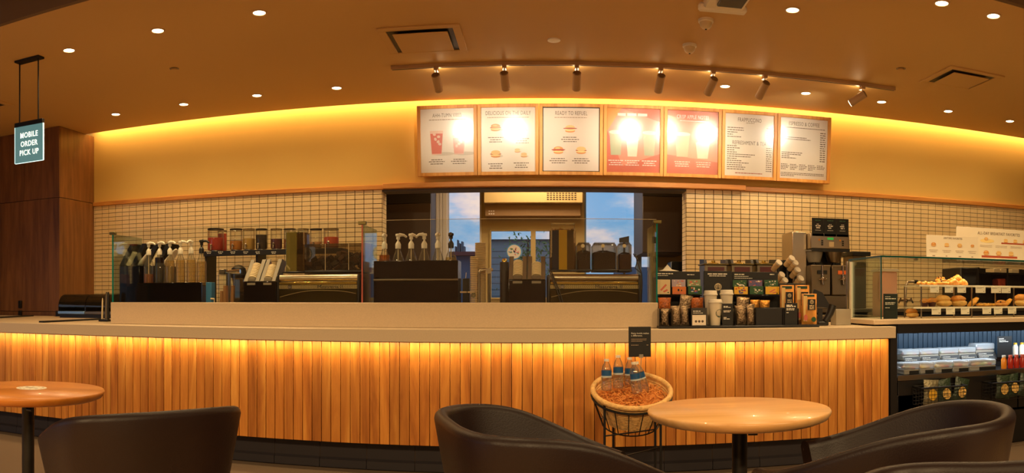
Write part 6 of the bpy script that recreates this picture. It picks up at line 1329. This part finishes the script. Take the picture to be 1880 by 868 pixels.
for (x_, Y, yt) in ((1110, 3.80, 738), (1203, 3.86, 770), (1213, 3.80, 765), (1126, 4.1, 740)):
    MB().cyl((PX(x_, Y), Y, 0), (PX(x_, Y), Y, PZ(x_, yt, Y)), .0065, n=10).build('leg', black_metal, st)
MB().cyl(px(1111, 800, 3.8), px(1203, 788, 3.86), .004, n=6).build('brace', black_metal, st)
MB().cyl((PX(1110, 3.8), 3.8, .03), (PX(1213, 3.8), 3.8, .03), .005, n=6).build('brace', black_metal, st)
MB().cyl(px(1126, 842, 4.1), px(1213, 820, 3.8), .004, n=6).build('brace', black_metal, st)
lblue = mat('bottle_label_blue', '#1a4f80', .4); llt = mat('bottle_label_pale', '#b8c4c4', .4)
for k, (xc, yt, yb, Y, tl, lab) in enumerate(((1113.5, 659, 716, 3.90, .0, 'water bottle at the outer left of the basket'), (1135, 652, 712, 3.95, 0, 'tall water bottle, second in the basket'), (1156, 656, 712, 4.02, .0, 'water bottle behind, in the middle of the basket'), (1170, 664, 722, 3.90, -.12, 'water bottle leaning in front of the middle one'), (1184, 662, 718, 3.97, -.3, 'water bottle leaning outward under the black sign'))):
    lab = ['water bottle at the chair side of the cane basket', 'tall water bottle, second from the chair side in the basket', 'water bottle behind, in the middle of the basket', 'water bottle leaning in front of the middle one', 'water bottle leaning outward under the black sign'][k]
    z0, z1 = PZ(xc, yb, Y), PZ(xc, yt, Y); H = z1 - z0; r = .027; t = thing('water_bottle', lab, 'water bottle', (PX(xc + (yb - 690) * 0, Y), Y, z0), 'water bottles in the cane basket'); T_ = Matrix.Translation((PX(xc, Y), Y, z0)) @ Matrix.Rotation(tl, 4, 'Y')
    m = MB(); m.T = T_; m.ring([(r * .9, 0), (r, .006), (r, H * .3), (r * .95, H * .32), (r, H * .34), (r, H * .66), (r * .8, H * .78), (r * .42, H * .9), (r * .4, H * .94)], 18); m.build('bottle', wat, t)
    m = MB(); m.T = T_; m.ring([(r * 1.01, H * .42), (r * 1.01, H * .47)], 18, cap=False); m.build('pale_label', llt, t)
    m = MB(); m.T = T_; m.ring([(r * 1.01, H * .47), (r * 1.01, H * .64)], 18, cap=False); m.build('blue_label', lblue, t)
    m = MB(); m.T = T_; m.ring([(r * .5, H * .93), (r * .5, H), (0, H + .001)], 14); m.build('cap', white_pl, t)
Y = 4.02; X0, X1 = PX(1154, Y), PX(1195, Y); z0, z1 = PZ(1174, 655, Y), PZ(1174, 599.5, Y)
t = thing('basket_sign', 'black card sign above the basket about every bottle making a difference', 'sign', ((X0 + X1) / 2, Y, z0), None)
MB().box(X0, X1, Y, Y + .003, z0, z1, b=.001).build('card', card_black, t)
text('Every bottle makes\na difference.', .0125, (X0 + .014, Y - .001, z1 - .042), t, ink_white, 'LEFT')
l = MB().use(inkl); [dashes(l, X0 + .014, X1 - .02, z1 - .066 - .0065 * q, .0022, Y - .0006, 'l', (.95, .95, .7)[q], q) for q in range(3)]; dashes(l, X0 + .014, X0 + .055, z1 - .099, .003, Y - .0006); dashes(l, X1 - .024, X1 - .014, z1 - .099, .003, Y - .0006); l.build('print', None, t, flat=True)
MB().cyl((PX(1177, Y), Y - .004, z0 + .012), (PX(1174, Y), Y - .004, BC.z - .05), .003, n=6).box(PX(1173, Y), PX(1181, Y), Y - .006, Y + .008, z0 - .006, z0 + .014, b=.002).build('clip', frost, t)
# ================================================================ tables and tub chairs
def table(X, Y, r, label, wd, name='cafe_table', top=.75, twist=0):
    t = thing(name, label, 'table', (X, Y, 0), 'round cafe tables')
    MB().ring([(0, -.034), (r * .9, -.034), (r * .965, -.026), (r * .992, -.014), (r, -.006), (r * .988, 0), (0, 0)], 72, c=(X, Y, top), cap=False).build('table_top', wd, t, sharp=60)
    MB().ring([(0, -.046), (.16, -.046), (.16, -.0345), (0, -.0345)], 24, c=(X, Y, top), cap=False).build('mounting_plate', black_metal, t)
    MB().cyl((X, Y, .02), (X, Y, top - .046), .025, n=24).build('column', black_metal, t); MB().ring([(.21, 0), (.21, .008), (.19, .014), (.05, .02), (.03, .04)], 40, c=(X, Y, 0)).build('foot_disc', black_metal, t)
    MB().cyl((X + .02, Y - .03, top - .075), (X + .05, Y - .035, top - .075), .008, n=10).build('knob', black, t); return t
t1 = table(-1.89, 2.32, .305, 'round orange-brown wooden table with a white sticker on its top', table_wood2)
t2 = table(.637, 2.366, .300, 'round pale wooden table beside the cane basket, black column', table_wood)
c = at_z(58, 712, .7505); t = t1; m = MB(); m.ring([(0, 0), (.062, 0), (.062, .0008), (0, .0008)], 32, c=c, cap=False); m.build('round_sticker', white_pl, t)
l = MB(); l.use(ink_dark)
for q in range(12):
    a = 2 * PI * q / 12; x, y = c.x + .048 * math.cos(a), c.y + .048 * math.sin(a); l.add([(x - .005, y - .002, c.z + .0012), (x + .005, y - .002, c.z + .0012), (x + .005, y + .002, c.z + .0012), (x - .005, y + .002, c.z + .0012)], [(0, 1, 2, 3)])
for (dx, dy, w, h) in ((-.02, 0, .012, .004), (0, 0, .004, .012), (.02, .002, .01, .003)): l.add([(c.x + dx - w, c.y + dy - h, c.z + .0012), (c.x + dx + w, c.y + dy - h, c.z + .0012), (c.x + dx + w, c.y + dy + h, c.z + .0012), (c.x + dx - w, c.y + dy + h, c.z + .0012)], [(0, 1, 2, 3)])
l.build('sticker_print', None, t, flat=True)
leather = mat('dark_brown_leather', '#1d0f0c', .45, spec=.3, bump=.08, bscale=220, noise_amt=.10, nscale=5); piping = mat('leather_rim', '#3c2518', .4, bump=.05, bscale=220)
def tub(X, Y, face, label, rx=.30, ry=.29, hb=.765, ha=.64, span=2.15, sq=2.6, flare=1.10, drop=1.6, s0=.30):
    """upholstered tub chair; face = direction the sitter looks, radians from +X"""
    t = thing('tub_chair', label, 'chair', (X, Y, 0), 'brown leather tub chairs'); t.rotation_euler = (0, 0, face)
    n = 64; prof_n = 0; V = []; rows = []
    def rad(a): return (abs(math.cos(a)) ** sq + abs(math.sin(a)) ** sq) ** (-1 / sq)
    for i in range(n + 1):
        a = PI + (i / n * 2 - 1) * span; q = abs(i / n * 2 - 1); s = max(0, (q - s0) / (1 - s0)); s = s * s * (3 - 2 * s); h = hb - (hb - ha) * s ** drop
        R_ = rad(a); th = .040
        def P(k, z): return (k * rx * R_ * math.cos(a), k * ry * R_ * math.sin(a), z)
        pr = []
        zb = .33
        for j in range(7):
            v = j / 6; pr.append(P(.80 + (flare - .80) * v ** .8, zb + (h - .02 - zb) * v))
        for j in range(1, 6):
            b = PI * j / 6; pr.append(P(flare - .065 + .065 * math.cos(b), h - .02 + .022 * math.sin(b)))
        for j in range(7):
            v = 1 - j / 6; pr.append(P((.80 + (flare - .80) * v ** .8) - .13, zb + .06 + (h - .02 - zb - .06) * v))
        rows.append(pr); prof_n = len(pr)
    m = MB(); m.v = [p for r in rows for p in r]; m.m = []; 
    for i in range(n):
        for j in range(prof_n - 1): m.f.append([i * prof_n + j, (i + 1) * prof_n + j, (i + 1) * prof_n + j + 1, i * prof_n + j + 1]); m.m.append(0)
    for base in (0, n * prof_n): m.f.append(list(range(base, base + prof_n))); m.m.append(0)
    ob = m.build('shell', leather, None, sharp=70, origin=(0, 0, 0)); ob.parent = t
    def local(mb, name, mt_): o = mb.build(name, mt_, None, sharp=50, origin=(0, 0, 0)); o.parent = t; return o
    local(MB().tube([Vector(rows[i][5]) * 1.0 + Vector((0, 0, (rows[i][6][2] - rows[i][5][2]) * .85)) for i in range(n + 1)], .0045, 8), 'piping', piping)
    s = MB(); K = 40; pr = [(0, .44), (.60, .44), (.66, .43), (.68, .40), (.66, .33), (.0, .33)]
    for (k, z) in pr:
        for i in range(K): a = 2 * PI * i / K; s.v.append((k * rx * rad(a) * math.cos(a) + .03, k * ry * rad(a) * math.sin(a), z))
    for j in range(len(pr) - 1):
        for i in range(K): s.f.append([j * K + i, (j + 1) * K + i, (j + 1) * K + (i + 1) % K, j * K + (i + 1) % K]); s.m.append(0)
    local(s, 'seat', leather)
    for sx in (-1, 1):
        for sy in (-1, 1): local(MB().cyl((sx * .15, sy * .15, .34), (sx * .23, sy * .22, 0), .014, .010, 12), 'leg', black_metal)
    return t
tub(-1.263, 2.117, 2.506, 'dark leather tub chair seen from behind, beside the table with the sticker', rx=.26, ry=.289, hb=.776, ha=.63, s0=.1, drop=1.408, span=2.6, sq=3.19, flare=1.08)
tub(.041, 2.186, .329, 'dark leather tub chair facing the pale table from the basket side', rx=.312, ry=.326, hb=.769, ha=.604, s0=.108, drop=2.998, span=2.6, sq=3.326, flare=1.08)
tub(.938, 1.921, 2.48, 'dark leather tub chair facing the pale table from the fridge side', rx=.348, ry=.295, hb=.793, ha=.651, s0=.174, drop=1.963, span=2.465, sq=2.651, flare=1.08)
tub(.77, 1.165, -.611, 'dark leather tub chair closest to the viewer, only its rim shows', rx=.26, ry=.319, hb=.732, ha=.738, s0=.698, drop=1.97, span=2.0, sq=3.3, flare=1.08)
